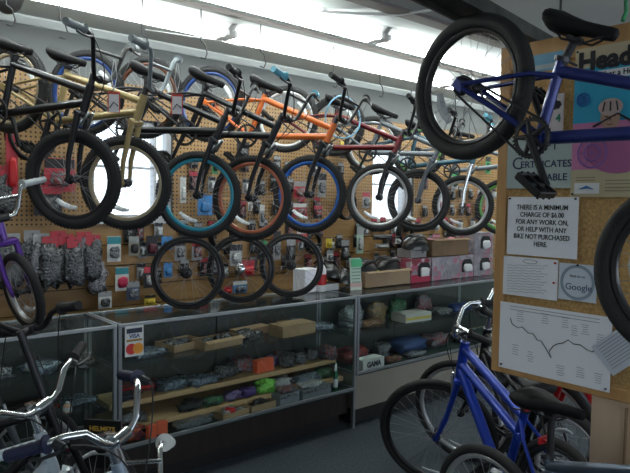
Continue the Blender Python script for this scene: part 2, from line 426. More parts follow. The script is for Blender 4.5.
# ------------------------------------------------------------ world and lights
w = bpy.data.worlds.new('daylight'); scene.world = w; w.use_nodes = True
bg = w.node_tree.nodes['Background']; bg.inputs[0].default_value = (.80, .90, 1.0, 1); bg.inputs[1].default_value = WORLD

X0, X1, Y0, YW, HC = -1.7, 9.0, -3.2, 4.35, 2.8
FX0, FX1, FY0 = -1.7, 9.0, -3.2
carpet = mat('carpet', (.055, .070, .085), .95, noise_amt=.35, nscale=60, bump=.5, bscale=250)
struct('floor', MB().box(((X0+X1)/2, (Y0+YW)/2, -.05), (X1-X0+.6, YW-Y0+.6, .1)), carpet)
ceilm = mat('ceiling paint', (.52, .55, .54), .8, noise_amt=.05, nscale=2)
struct('ceiling', MB().box(((X0+X1)/2, (Y0+YW)/2, HC+.05), (X1-X0+.6, YW-Y0+.6, .1)), ceilm)
# back wall of the counter with two windows: openings (x0,x1,z0,z1)
W1, W2 = (1.66, 2.30, 1.47, 2.21), (4.50, 5.14, 1.43, 2.17)
wp = mat('wall paint', (.15, .16, .16), .8)
def holed(b, x0, x1, z0, z1, y0, y1, holes):
    xs = sorted({x0, x1, *[h[0] for h in holes], *[h[1] for h in holes]})
    for a, c in zip(xs, xs[1:]):
        hs = [h for h in holes if h[0] <= a+1e-6 and h[1] >= c-1e-6]
        zz = z0
        for h in sorted(hs, key=lambda h: h[2]):
            if h[3] <= z0 or h[2] >= z1: continue
            if h[2] > zz: b.box(((a+c)/2, (y0+y1)/2, (zz+h[2])/2), (c-a, y1-y0, h[2]-zz))
            zz = min(h[3], z1)
        if zz < z1: b.box(((a+c)/2, (y0+y1)/2, (zz+z1)/2), (c-a, y1-y0, z1-zz))
    return b
struct('wall_back', holed(MB(), X0-.2, X1+.2, 0, HC, YW, YW+.16, [W1, W2]), wp)
PZ = 1.44
struct('wall_panel_pegboard', holed(MB(), X0, X1, PZ, 2.46, YW-.012, YW-.001, [W1, W2]), pegboard_mat())
# slatwall: boards with dark grooves every 15 cm
slat = wood('slatwall board', (.27, .15, .05), (.38, .225, .09), 2.5, .45, (1, 8, 6))
b = MB(); z = PZ
while z > .1:
    zz = max(0, z-.142); b.box(((X0+X1)/2, YW-.012, (z+zz)/2), (X1-X0, .022, z-zz)); z -= .15
struct('wall_panel_slatwall', b, slat)
struct('wall_panel_groove_backing', MB().box(((X0+X1)/2, YW-.0005, .72), (X1-X0, .0008, 1.43)), mat('groove dark', (.05, .03, .015), .8))
b = MB(); b.prism([(0, 0), (0, -.05), (-.015, -.05), (-.05, -.012), (-.05, 0)], X0, X1, lambda x, y, z: (z, YW+x, HC+y))
struct('trim_1', b, mat('trim paint', (.62, .66, .66), .5))
struct('wall_left', MB().box((X0-.1, (Y0+YW)/2, HC/2), (.2, YW-Y0+.4, HC)), mat('wall paint light', (.70, .71, .70), .8))
struct('wall_right', MB().box((X1+.1, (Y0+YW)/2, HC/2), (.2, YW-Y0+.4, HC)), _m['wall paint light'])
SW = (-1.2, 8.4, .45, 2.55)
struct('wall_front', holed(MB(), X0-.2, X1+.2, 0, HC, Y0-.2, Y0, [SW]), _m['wall paint light'])
b = MB()
for i in range(6):
    x = SW[0]+(SW[1]-SW[0])*i/5; b.box((x, Y0-.1, 1.5), (.06, .08, 2.1))
for z in (.48, 2.52): b.box(((SW[0]+SW[1])/2, Y0-.1, z), (SW[1]-SW[0], .08, .06))
struct('window_3', b, alu)
gl = glass('window glass', (.97, .98, .98))
def window(n, W):
    x0, x1, z0, z1 = W; fr = mat('window frame', (.50, .52, .55), .4); b = MB(); t = .04
    for x in (x0+t/2, x1-t/2, (x0+x1)/2+.19): b.box((x, YW+.06, (z0+z1)/2), (t if x != (x0+x1)/2+.19 else .022, .07, z1-z0))
    for z in (z0+t/2, z1-t/2): b.box(((x0+x1)/2, YW+.06, z), (x1-x0, .07, t))
    b.box(((x0+x1)/2, YW+.06, (z0+z1)/2+.02), (x1-x0, .04, .018))
    b.box(((x0+x1)/2, YW-.02, z0-.012), (x1-x0+.06, .06, .022))
    o = struct(f'window_{n}', b, fr)
    MB().box(((x0+x1)/2, YW+.07, (z0+z1)/2), (x1-x0, .004, z1-z0)).build('pane', gl, o)
window(1, W1); window(2, W2)
struct('window_ledge', MB().box((2.0, YW+.01, 1.50), (.2, .02, .02)), wp) if 0 else None
# dark battens on the ceiling
bat = mat('batten', (.16, .14, .13), .6)
for i, (y, z) in enumerate(((3.34, HC-.012), (2.58, HC-.012))):
    struct(f'trim_{i+2}', MB().box(((X0+X1)/2, y, z), (X1-X0, .045 if i == 0 else .10, .022)), bat)
# fluorescent strip lights
tubem = mat('fluorescent tube', (.93, 1., .97), .3, emit=TUBE)
def strip(x, y, L=2.38, label=''):
    t = empty('fluorescent_light', (x, y, HC), (0, 0, 0), label, 'light', 'ceiling strip lights')
    b = MB(); b.prism([(-.11, 0), (-.045, -.045), (.045, -.045), (.11, 0)], -L/2, L/2, lambda a, c, e: (e, a, c))
    b.build('housing', white, t)
    for dy in (-.055, .055):
        b = MB(); b.tube([(-L/2+.03, dy, -.068), (L/2-.03, dy, -.068)], .016, 10); b.build('lamp_tube', tubem, t)
    for s in (-1, 1): MB().box((s*(L/2-.015), 0, -.06), (.03, .16, .04), bev=.004).build('lamp_holder', white, t)
lb = ['ceiling strip light nearest the left edge, above the black bicycle with grey grips', 'ceiling strip light above the orange hanging bicycle, nearer the back wall', 'ceiling strip light seen through the wheel of the blue hanging bicycle']
for i, x in enumerate((1.1, 3.52, 5.94)): strip(x, 3.62, label=lb[i])
lb = ['strip light on the camera side of the dark ceiling batten, first of that line', 'strip light on the camera side of the dark ceiling batten, second of that line', 'strip light on the camera side of the dark batten, last towards the far end']
for i, x in enumerate((1.9, 4.32, 6.74)): strip(x, 2.97, label=lb[i])
def at(x, y, d): return V((0, 0, H_))+(fw+rtv*(x-315)/F_-upv*(y-236.5)/F_)*d
# ------------------------------------------------------------ hanging row
def pnt(n, c, r=.35, mt=.3): return mat(n, c, r, mt, coat=.3)
gold = pnt('gold paint', (.38, .29, .13)); orange = pnt('orange paint', (.75, .17, .03), mt=.1); blkp = pnt('black paint', (.012, .013, .016))
maroon = pnt('dark red paint', (.13, .008, .012)); greyp = pnt('graphite paint', (.16, .18, .2)); cyanf = pnt('teal black paint', (.02, .05, .06))
bluep = pnt('blue paint', (.012, .05, .42)); navy = pnt('deep blue paint', (.022, .036, .20)); purple = pnt('purple paint', (.13, .04, .36)); redp = pnt('red paint', (.45, .01, .015))
silver = pnt('silver paint', (.42, .52, .62), .3, .6); greenp = pnt('green paint', (.10, .32, .05))
rteal = pnt('teal rim', (.03, .30, .42), mt=.1); rcopper = pnt('copper rim', (.55, .17, .10), mt=.2); rblue = pnt('blue rim', (.03, .14, .50), mt=.1); rgold = pnt('tan rim', (.50, .42, .28), mt=.2)
rdbl = pnt('dark blue rim', (.02, .06, .22), mt=.1); rblk = pnt('black rim', (.02, .02, .022)); rsil = mat('bright rim', (.62, .63, .64), .3, .6); rbrown = pnt('brown rim', (.16, .06, .035)); rgreen = pnt('green rim', (.12, .38, .08), mt=.1)
G = 'bicycles hung in a row from the ceiling'
def hung(x, y, z, h, p, lab, **k):
    k.setdefault('crank', -1.3); k.setdefault('stilt', -.36)
    return bicycle((x, y, z), (0, R(p), R(h)), k.pop('kind', 'bmx'), lab, k.pop('group', G), **k)
HB = []
HB.append(hung(.76, 3.86, 2.26, -62, 35, 'black hanging bicycle with a black rim front wheel and grey grips, first of the row', frame=blkp, rim=rblk, grip=grf, steer=.25, tw=.056, crank=2.4))
HB.append(hung(1.03, 3.88, 2.25, -60, 35, 'gold framed hanging bicycle with grey handlebar and tan rims', frame=gold, rim=rgold, barm=mat('grey bar', (.20, .24, .26), .4), grip=grf, steer=.25, brake=False, tw=.054, spokes=0 or 28))
HB.append(hung(1.415, 3.77, 2.26, -52, 40, 'black hanging bicycle with a teal front rim beside the gold one', frame=blkp, rim=rteal, rrim=rdbl, steer=.12))
HB.append(hung(1.755, 3.66, 2.26, -57, 41, 'black hanging bicycle with a copper coloured front rim', frame=blkp, rim=rcopper, rrim=rbrown, grip=cyanp, steer=-.05))
HB.append(hung(2.235, 3.70, 2.28, -58, 40, 'orange framed hanging bicycle with a blue front rim', frame=orange, forkm=blkp, rim=rblue, rrim=rdbl, steer=-.1))
HB.append(hung(2.975, 3.80, 2.26, -53, 39, 'dark red hanging bicycle with a silver rim front wheel', frame=maroon, forkm=blkp, rim=rsil, steer=-.1))
HB.append(hung(3.56, 3.87, 2.27, -61, 41, 'grey framed hanging bicycle with black front rim beside the dark red one', frame=greyp, forkm=greyp, rim=rblk, steer=0))
HB.append(hung(3.95, 3.82, 2.13, -59, 33, 'hanging bicycle with chrome fork and bright rims near the wooden board', frame=mat('black and teal frame', (.05, .12, .16), .3, .3), forkm=chr_, rim=rsil, barm=chr_, grip=cyanp, tw=.05))
HB.append(hung(4.60, 3.84, 2.12, -59, 33, 'hanging bicycle with green rims, last of the row beside the board', frame=greyp, rim=rgreen, rrim=rgreen, barm=chr_, grip=cyanp))
# second layer behind: a few rear bikes
# hooks and wires
hk = mat('hook steel', (.03, .03, .035), .5, .3)
for i, o in enumerate(HB):
    o_m = Mx.LocRotScale(o.location, o.rotation_euler, None); p = o_m @ V((.11, 0, .44)); 
    b = MB(); b.tube([p+V((0, 0, -.03)), p+V((.03, 0, -.035)), p+V((.045, 0, 0)), p+V((.03, 0, .05)), p+V((.0, 0, .07)), p+V((0, 0, .12)), (p.x, p.y, HC-.001)], .004, 6)
    tag(b.build('hanging_hook', hk), 'thin black hook and wire from the ceiling holding up one hanging bicycle by its saddle', 'hook', 'hooks of the hanging bicycles')
c_ = at(343, 117, 4.45); b = MB(Mx.Translation(c_) @ Mx.Rotation(R(-20), 4, 'Z'))
b.tube([(.135*math.cos(a), .02*math.sin(2*a), .15*math.sin(a)) for a in [2*PI*k/32 for k in range(32)]], .006, 8, False, True); b.tube([(.0, 0, .13), (.0, .0, .17)], .012, 8)
tag(b.build('cable_lock', mat('light blue cable', (.20, .42, .60), .4)), 'light blue cable lock looped over the hanging bicycles near the dark red frame', 'lock')
# price tags on the bars
tagw = mat('tag card', (.85, .80, .80), .7); tagr = mat('tag red', (.60, .08, .06), .7)
def price_tag(p, sl, lab, h=-60):
    t = empty('price_tag', p, (0, 0, R(h+25)), lab, 'tag', 'price tags on the hanging bicycles')
    MB().box((0, 0, 0), (.056, .002, .10)).build('card', tagr, t)
    b = MB(); b.box((0, -.002, -.006), (.046, .002, .084)); b.build('label', tagw, t)
    b = MB(); b.tube([(-.02, -.004, -.03), (0, -.004, .0), (.02, -.004, -.02)], .003, 4); b.build('ink_mark', ink, t)
    b = MB(); b.tube([(0, 0, .055), (-.012, 0, .12), (0, 0, sl)], .0018, 4); b.tube([(0, 0, .055), (.014, 0, .12), (.004, 0, sl)], .0018, 4); b.build('string', white, t)
price_tag(at(114, 102, 2.95), .20, 'red edged white price tag hanging from the bar of the black bicycle')
price_tag(at(177, 104, 3.05), .20, 'red edged white price tag hanging from the grey handlebar of the gold bicycle')
# ------------------------------------------------------------ near blue bicycle and its rail
def bt(name, mb, m, lab, cat, group=None): return tag(mb.build(name, m), lab, cat, group)
NB = bicycle((1.855, 1.322, 2.035), (0, R(38.5), R(-93.5)), 'bmx', 'deep blue bicycle hanging in front of the notice board', None, frame=navy, forkm=navy, rim=rblk, steer=0, tw=.055, crank=-.45, brake=True, bb=(.345, .02), st=(.265, .215), sad=(.25, .355), ring=.062, stilt=-.33, refa=3.6, rrefa=4.25, knob=False, sl=.23)
rail = mat('rail steel', (.055, .055, .05), .5, .5, noise_amt=.4, nscale=20)
d_ = fw+rtv*(7-315)/F_-upv*(4-236.5)/F_; x_ = d_*((2.73-H_)/d_.z)
t_ = empty('ceiling_camera_dome', (x_.x, x_.y, HC), (0, 0, 0), 'dark rounded housing under the ceiling in the top left corner', 'ceiling housing')
MB().lathe([(.001, 0), (.09, 0), (.09, -.04), (.07, -.09), (.03, -.12), (.001, -.125)], n=24).build('dome', blk, t_)
MB().lathe([(.001, 0), (.105, 0), (.105, -.015), (.09, -.02)], n=24).build('mounting_ring', mat('grey ring', (.2, .2, .2), .5), t_)
b = MB(); z_ = HC-.03; b.tube([(1.9, 3.98, z_), (2.3, 3.7, z_-.05), (2.62, 3.9, z_)], .003, 5); tag(b.build('ceiling_cable', mat('white cable', (.7, .7, .7), .5)), 'thin white cable strung under the strip light above the hanging bicycles', 'cable')
b = MB(); b.tube([(2.45, 2.95, HC-.02), (2.9, 2.6, HC-.02), (3.05, 2.2, HC-.02)], .009, 8); tag(b.build('ceiling_conduit', _m['white cable']), 'white conduit crossing the ceiling near the wheel of the blue hanging bicycle', 'conduit')
b = MB(); b.M = Mx.Translation((1.75, 1.33, 2.315)) @ Mx.Rotation(R(8), 4, 'Z')
b.box((0, 0, .025), (2.6, .012, .05)) ; b.box((0, -.06, 0), (2.6, .012, .05)); b.box((0, .06, 0), (2.6, .012, .05)); b.box((0, 0, .0), (2.6, .12, .01))
for x in (-1, .0, 1): b.tube([(x, 0, 0), (x, 0, .48)], .006, 6)
bt('overhead_rail', b, rail, 'dark steel rail under the ceiling above the blue hanging bicycle', 'rail')
grn = mat('hook green', (.05, .30, .12), .4)
b = MB()
m = Mx.LocRotScale(NB.location, NB.rotation_euler, None)
for px in (.12, .30):
    p = m @ V((px, 0, .46)); b.tube([p+V((.03, 0, -.05)), p+V((.05, 0, -.02)), p+V((.035, 0, .06)), p+V((0, 0, .1)), (p.x, p.y, HC-.001)], .006, 8)
bt('hanging_hook', b, grn, 'pair of green coated hooks holding the saddle of the blue hanging bicycle', 'hook')
# ------------------------------------------------------------ purple child's bicycle on the counter
bicycle((.22, 3.40, 1.170), (0, 0, R(-8)), 'kid', 'small purple bicycle with plastic wrapped handlebar standing on the showcase top', None, frame=purple, forkm=purple, rim=rsil, barm=chr_, grip=mat('bubble wrap', (.62, .68, .70), .25), steer=-1.3, knob=False, brake=False, crank=.5, bs=.72, gl=.13, stk=.0)
# ------------------------------------------------------------ floor bicycles, left
GL = 'bicycles parked at the left of the shop floor'
bicycle((-.07, 1.97, .335), (0, 0, R(-16)), 'mtb', 'silver framed bicycle with polished riser bar, nearest the lower left corner', GL, frame=silver, forkm=silver, rim=rsil, barm=chr_, stemm=chr_, grip=mat('navy grip', (.015, .02, .06), .5), steer=-.85, saddle_m=sadm, bar='swept', bs=.8, stk=.09, knob=False)
bicycle((-.17, 2.36, .335), (0, 0, R(-16)), 'mtb', 'white framed bicycle with bent silver bar and black grips behind the silver one', GL, frame=mat('white paint', (.55, .62, .68), .3), rim=rblk, barm=chr_, stemm=chr_, steer=-.75, stk=.10, bs=1.05, knob=False)
bicycle((-.02, 2.78, .30), (0, 0, R(-16)), 'mtb', 'black bicycle with high black handlebar in front of the leftmost showcase', GL, frame=blkp, rim=rsil, steer=.85, stk=.30, bs=1.0, r=.30)
bicycle((-.19, 3.06, .335), (0, 0, R(-8)), 'mtb', 'black bicycle with knobbly bar grip pointing forward, closest to the leftmost showcase', GL, frame=greyp, rim=rsil, steer=.6, stk=.13, knob=False)
bicycle((.35, 2.22, .18), (R(-24), 0, R(-40)), 'kid', 'small bicycle with white foam wrapped grips leaning low beside the showcase', GL, frame=silver, rim=rsil, barm=chr_, grip=grb, steer=-.2, knob=False, brake=False, bs=1.0, stk=.08, gl=.12, gr=1.35, grip2=mat('white foam', (.75, .76, .72), .6))
# ------------------------------------------------------------ floor bicycles, right
GR = 'bicycles parked below the notice board'
bicycle((2.39, 1.195, .335), (0, 0, R(64)), 'city', 'bright blue comfort bicycle with chrome bars, its front wheel turned toward the showcase', GR, frame=bluep, forkm=bluep, rim=rblk, barm=chr_, stemm=chr_, steer=.95, tt=.023, dt=.027, sad=(.27, .50), bs=.95, spokes=32, tw=.042, knob=False)
bicycle((2.77, 1.34, .335), (0, 0, R(62)), 'city', 'dark bicycle with chrome bar ends parked behind the bright blue one', GR, frame=blkp, rim=rsil, barm=chr_, stemm=chr_, steer=.7, knob=False, stk=.10)
bicycle((3.10, .80, .335), (0, 0, R(75)), 'mtb', 'red bicycle glimpsed under the lower edge of the notice board', GR, frame=redp, rim=rsil, barm=chr_, steer=.3, knob=False)
bicycle((2.21, 1.42, .31), (0, 0, R(-100)), 'city', 'bicycle with grey top tube and broad black saddle nearest the notice board', GR, frame=mat('slate paint', (.12, .15, .2), .3, .5), rim=rsil, barm=chr_, knob=False, sw=.19, sl=.28, sad=(.29, .575), r=.31, steer=.9, bar='riser')
# ------------------------------------------------------------ glass showcases
YF, YB = 3.125, 3.57; GT = .965
cg = glass('showcase glass', (.965, .99, .98)); hard = mat('dark hardboard', (.04, .045, .04), .6); kick = mat('toe kick black', (.008, .008, .008), .7)
brn = wood('dark walnut panel', (.016, .010, .008), (.026, .016, .013), 4, .7, (8, 8, 1)); beige = mat('beige laminate', (.30, .27, .22), .5, noise_amt=.05, nscale=5)
frm = mat('showcase aluminium', (.33, .35, .37), .35, .8)
pine = wood('pine shelf', (.52, .34, .16), (.62, .42, .22), 2, .55, (1, 10, 10)); deck = mat('green baize deck', (.02, .05, .04), .9)
def showcase(x0, x1, zb, base, lab, posts=True):
    L = x1-x0; t = empty('glass_showcase', ((x0+x1)/2, (YF+YB)/2, 0), label=lab, cat='display case', group='glass showcases of the sales counter')
    dy = (YB-YF)/2; b = MB()
    for sx in (-1, 1):
        for sy in (-1, 1): b.box((sx*(L/2-.011), sy*(dy-.011), (zb+GT)/2), (.022, .022, GT-zb), bev=.003)
        b.box((sx*(L/2-.009), 0, GT-.012), (.018, 2*dy, .020)); b.box((sx*(L/2-.009), 0, zb), (.018, 2*dy, .02))
    for sy in (-1, 1):
        b.box((0, sy*(dy-.006), GT-.012), (L, .014, .020), bev=.003); b.box((0, sy*(dy-.006), zb+.005), (L, .014, .022), bev=.003)
    b.build('frame', frm, t)
    MB().box((0, 0, GT-.003), (L-.02, 2*dy-.02, .007)).build('glass_top', cg, t)
    MB().box((0, -dy+.004, (zb+GT)/2), (L-.044, .005, GT-zb-.03)).build('front_glass', cg, t)
    for sx in (-1, 1): MB().box((sx*(L/2-.008), 0, (zb+GT)/2), (.005, 2*dy-.044, GT-zb-.03)).build('side_glass', cg, t)
    for k, (a, c, y) in enumerate(((-L/2+.02, .02, dy-.012), (-.02, L/2-.02, dy-.022))):
        d = MB().box(((a+c)/2, y, (zb+GT)/2), (c-a, .006, GT-zb-.05)).build('sliding_door', hard, t)
        MB().lathe([(.001, 0), (.018, 0), (.018, .004), (.001, .004)], ((a+c)/2+(.3 if k else -.3), y+.004, .7), 'y', 16).build('finger_pull', frm, d)
    MB().box((0, 0, zb-.008), (L-.02, 2*dy-.02, .016)).build('deck', deck, t)
    if base == 'brown':
        b = MB(); b.box((0, .02, (.10+zb)/2-.005), (L-.06, 2*dy-.07, zb-.02-.10)); b.build('base_panel', brn, t)
        MB().box((0, .05, .05), (L-.1, 2*dy-.14, .1)).build('toe_kick', kick, t)
        b = MB()
        for sx in (-1, 1): b = MB().box((sx*(L/2-.012), -dy+.015, zb/2), (.022, .025, zb)); b.build('leg', frm, t)
    else:
        MB().box((0, .01, (.12+zb)/2-.005), (L-.01, 2*dy-.02, zb-.02-.12)).build('base_panel', beige, t)
        MB().box((0, .03, .06), (L-.06, 2*dy-.1, .12)).build('toe_kick', kick, t)
    return t
def shelf(t, z, y0, y1, m, th=.006, rail_=True):
    L = SHL[t.name]; yc = (YF+YB)/2
    s = MB().box((0, (y0+y1)/2-yc, z-th/2), (L-.06, y1-y0, th)).build('shelf', m, t)
    if rail_:
        b = MB()
        for x in (-L/2+.04, 0, L/2-.04): b.tube([(x, y0-yc+.03, z-th-.006), (x, y1-yc, z-th-.006)], .005, 6)
        b.build('shelf_bracket', frm, s)
SHL = {}
CA = showcase(-.43, 1.335, .285, 'brown', 'glass showcase behind the parked bicycles, leftmost of the counter'); SHL[CA.name] = 1.765
CB = showcase(1.34, 3.115, .285, 'brown', 'glass showcase with payment card sticker, dark base and pine shelves'); SHL[CB.name] = 1.775
CC = showcase(3.12, 4.90, .39, 'beige', 'glass showcase on a beige base, nearest the notice board'); SHL[CC.name] = 1.78
CD = showcase(4.905, 6.68, .39, 'beige', 'glass showcase on a beige base hidden mostly by the notice board, furthest along the counter'); SHL[CD.name] = 1.775
for t in (CA, CB):
    shelf(t, .715, 3.20, 3.54, cg); 
shelf(CB, .475, 3.31, 3.54, pine, .03); shelf(CB, .36, 3.23, 3.54, pine, .03, False)
shelf(CA, .50, 3.25, 3.54, cg)
for t in (CC, CD): shelf(t, .66, 3.22, 3.54, cg)
# payment sticker on the front glass
st = empty('payment_sticker', (1.428, YF-.003, .865), label='white card payment sticker with red and orange circles on the showcase glass', cat='sticker')
MB().box((0, 0, 0), (.105, .0015, .165)).build('backing', mat('sticker white', (.75, .76, .74), .5), st)
MB().box((0, -.0015, .056), (.088, .001, .026)).build('dark_band', mat('sticker navy', (.02, .03, .06), .5), st)
MB().box((0, -.0015, -.002+.006), (.088, .001, .012)).build('gold_band', mat('sticker gold', (.35, .22, .06), .5), st)
text('VISA', .03, basis((0, -.0018, .026), (1, 0, 0), (0, 0, 1), (0, -1, 0)), mat('sticker blue', (.05, .08, .25), .5), st, bold=.001)
MB().disc((-.018, -.002, -.042), .030, 'y', .0016).build('red_circle', mat('sticker red', (.65, .03, .03), .5), st)
MB().disc((.020, -.0035, -.042), .030, 'y', .0016).build('orange_circle', mat('sticker orange', (.80, .32, .03), .5), st)

# ---- stock items: each a thing of its own
seed = [100]
def nx(): seed[0] += 1; return seed[0]
LBLS = set()
def carton(c, d, lab, h=0, open_=True, fill=None, m=None, group=None):
    """open cardboard tray or box; base at c"""
    t = empty('cardboard_box', c, (0, 0, R(h)), lab, 'box', group); x, y, z = d; k = .005; b = MB()
    b.box((0, 0, k/2), (x, y, k))
    for s in (-1, 1): b.box((s*(x/2-k/2), 0, z/2), (k, y, z)); b.box((0, s*(y/2-k/2), z/2), (x-2*k, k, z))
    if not open_: b.box((0, 0, z), (x, y, k))
    b.build('carton', m or card, t)
    if fill:
        q = MB()
        for i in range(9): q.blob((random.uniform(-.36, .36)*x, random.uniform(-.3, .3)*y, z*.55+random.uniform(0, .02)), (x*.25, y*.35, z*.7), nx(), .3)
        q.build('contents', fill, t)
    if open_ and z > .05:
        for s in (-1, 1): MB().box((0, s*(y/2+.015), z-.004), (x-.01, .035, .003), Mx.Rotation(s*-.35, 3, 'X')).build('flap', m or card, t)
    return t
def box_(c, d, m, lab, h=0, name='product_box', cat='box', group=None, band=None, bandp=.5):
    t = empty(name, c, (0, 0, R(h)), lab, cat, group); x, y, z = d
    MB().box((0, 0, z/2), d, bev=.0015).build('carton', m, t)
    if band: MB().box((0, -y/2-.0008, z*bandp), (x*.96, .0015, z*.3)).build('printed_band', band, t)
    return t
def bag(c, d, m, lab, h=0, group=None, header=None, name='clear_packet', cat='packet', tilt=0, amp=.25):
    t = empty(name, c, (R(tilt), 0, R(h)), lab, cat, group)
    MB().blob((0, 0, d[2]/2), d, nx(), amp, 14, 9, sc=2.5).build('pouch', m, t)
    if header: MB().box((0, -d[1]*.1, d[2]*1.0), (d[0]*.8, .003, .035)).build('header_card', header, t)
    return t
def bottle(c, r, h, m, capm, lab, group=None):
    t = empty('bottle', c, (0, 0, 0), lab, 'bottle', group)
    MB().lathe([(.001, 0), (r*.95, 0), (r, .005), (r, h*.62), (r*.75, h*.72), (r*.38, h*.78), (r*.38, h*.84), (.001, h*.84)], n=16).build('body', m, t)
    MB().lathe([(.001, h*.82), (r*.5, h*.82), (r*.45, h*.92), (r*.2, h), (.001, h)], n=16).build('cap', capm, t)
    MB().lathe([(r+.0008, h*.15), (r+.0008, h*.5)], n=16).build('label_wrap', white, t)
    return t
b1 = busy('dark parts', [(.01, .01, .012), (.03, .03, .035), (.15, .16, .17), (.02, .02, .02), (.26, .28, .30)], 60, .25)
b2 = busy('grey parts', [(.12, .13, .14), (.03, .03, .035), (.3, .32, .35), (.08, .09, .1), (.36, .38, .41)], 70, .25)
b3 = busy('coloured parts', [(.02, .02, .02), (.4, .04, .03), (.05, .06, .08), (.3, .3, .3), (.05, .12, .3)], 70, .35)
b4 = busy('green parts', [(.01, .10, .03), (.02, .02, .02), (.02, .2, .06), (.1, .12, .1)], 60, .4)
b5 = busy('purple parts', [(.12, .06, .3), (.3, .25, .5), (.03, .02, .06), (.2, .1, .4)], 60, .4)
b6 = busy('lime parts', [(.15, .6, .04), (.25, .7, .1), (.05, .3, .02)], 60, .4)
b7 = busy('white parts', [(.5, .52, .52), (.3, .32, .33), (.65, .66, .66), (.15, .16, .17)], 50, .3)
b8 = busy('silver bits', [(.5, .52, .55), (.03, .05, .04), (.25, .27, .3), (.02, .03, .03), (.7, .7, .72)], 110, .2, .5)
b9 = busy('blue clear wrap', [(.10, .14, .18), (.2, .26, .32), (.04, .06, .08), (.3, .36, .42)], 30, .15)
org = mat('orange card', (.85, .14, .05), .5); orgp = busy('orange red parts', [(.45, .05, .03), (.6, .12, .04), (.1, .02, .02), (.3, .05, .15)], 60, .5)
S1 = .716; DK = .288; PA = .476; PB = .361
# middle showcase, glass shelf
carton((1.86, 3.40, S1), (.26, .18, .045), 'open cardboard tray on the upper glass shelf behind the longer tray', 12, fill=b1)
carton((2.06, 3.30, S1), (.30, .13, .055), 'long open cardboard tray at the front of the upper glass shelf', 6, fill=b1)
bag((2.32, 3.36, S1), (.24, .16, .05), b1, 'dark packet of parts between cardboard trays on the glass shelf', 20)
carton((2.66, 3.30, S1), (.30, .15, .075), 'closed brown carton on the upper glass shelf right of the dark packet', 3, open_=False)
bag((2.92, 3.34, S1), (.22, .16, .035), b9, 'flat clear packet at the right end of the upper glass shelf', -10)
box_((2.42, 3.46, S1), (.3, .1, .05), mat('tan box', (.32, .20, .12), .7), 'flat tan box at the back of the upper glass shelf', 8)
bag((1.60, 3.38, S1), (.26, .2, .03), b9, 'flat clear packet near the card sticker on the upper glass shelf', 15)
carton((2.80, 3.47, S1), (.22, .1, .05), 'small brown tray at the back right of the upper glass shelf', 0, fill=b2)
# pine shelf A
bag((1.50, 3.36, PA), (.15, .1, .04), mat('blue black pouch', (.01, .015, .03), .3), 'small dark pouch with blue edge at the end of the upper pine shelf', 10)
box_((1.62, 3.47, PA), (.26, .07, .05), mat('red black pack', (.10, .015, .015), .4), 'black and red pack at the back of the upper pine shelf', -8, band=red)
bag((1.80, 3.40, PA), (.20, .12, .06), b9, 'crumpled clear packet at the left of the upper pine shelf', 5, amp=.4)
bag((1.98, 3.37, PA), (.24, .12, .05), b9, 'large crumpled bluish packet in the middle of the upper pine shelf', -5, amp=.4)
bag((2.20, 3.42, PA), (.18, .12, .07), b1, 'black pouch on the upper pine shelf beside the bluish packet', 12)
bag((2.34, 3.44, PA), (.14, .12, .10), b3, 'dark red and black packet on the upper pine shelf left of the orange card', 0)
box_((2.46, 3.36, PA), (.15, .05, .085), org, 'bright orange card standing on the pine shelf', 6, 'orange_card', 'card')
for i, (x, y, m, lb) in enumerate(((2.58, 3.45, b5, 'purple and black parts right of the orange card'), (2.70, 3.47, b3, 'red flecked packet behind the purple parts'), (2.66, 3.36, b1, 'black hub shaped packet at the front of the pine shelf'), (2.80, 3.40, b2, 'grey hub packet near the right end of the pine shelf'), (2.93, 3.42, b1, 'black packet at the right end of the pine shelf'), (3.02, 3.34, b3, 'small red and black packet in the right corner of the pine shelf'))):
    bag((x, y, PA), (.13, .11, .06+.02*(i % 3)), m, lb, i*17)
# pine shelf B
bag((1.47, 3.28, PB), (.20, .10, .055), b1, 'black gloves at the left end of the lower pine shelf', 5)
bag((1.86, 3.28, PB), (.16, .09, .05), mat('black rubber bits', (.01, .01, .01), .6), 'heap of black rubber caps on the lower pine shelf', 5, amp=.35)
bag((2.01, 3.28, PB), (.14, .09, .05), b4, 'packet of dark green bits on the lower pine shelf', 5)
bag((2.16, 3.28, PB), (.13, .08, .05), b5, 'packet of light purple bits on the lower pine shelf', 3)
bag((2.28, 3.28, PB), (.11, .09, .055), mat('deep purple', (.06, .03, .16), .4), 'deep purple packet beside the lime green one', 0)
bag((2.42, 3.28, PB), (.14, .10, .07), b6, 'bright lime green packet on the lower pine shelf', -5, amp=.45)
bag((2.56, 3.30, PB), (.13, .10, .065), b7, 'white packet beside the lime green one', 8, amp=.45)
bag((2.78, 3.30, PB), (.24, .12, .05), b9, 'long clear packet at the right of the lower pine shelf', 4, amp=.3)
bag((2.96, 3.32, PB), (.14, .12, .06), b4, 'dark green packet at the right end of the lower pine shelf', 4)
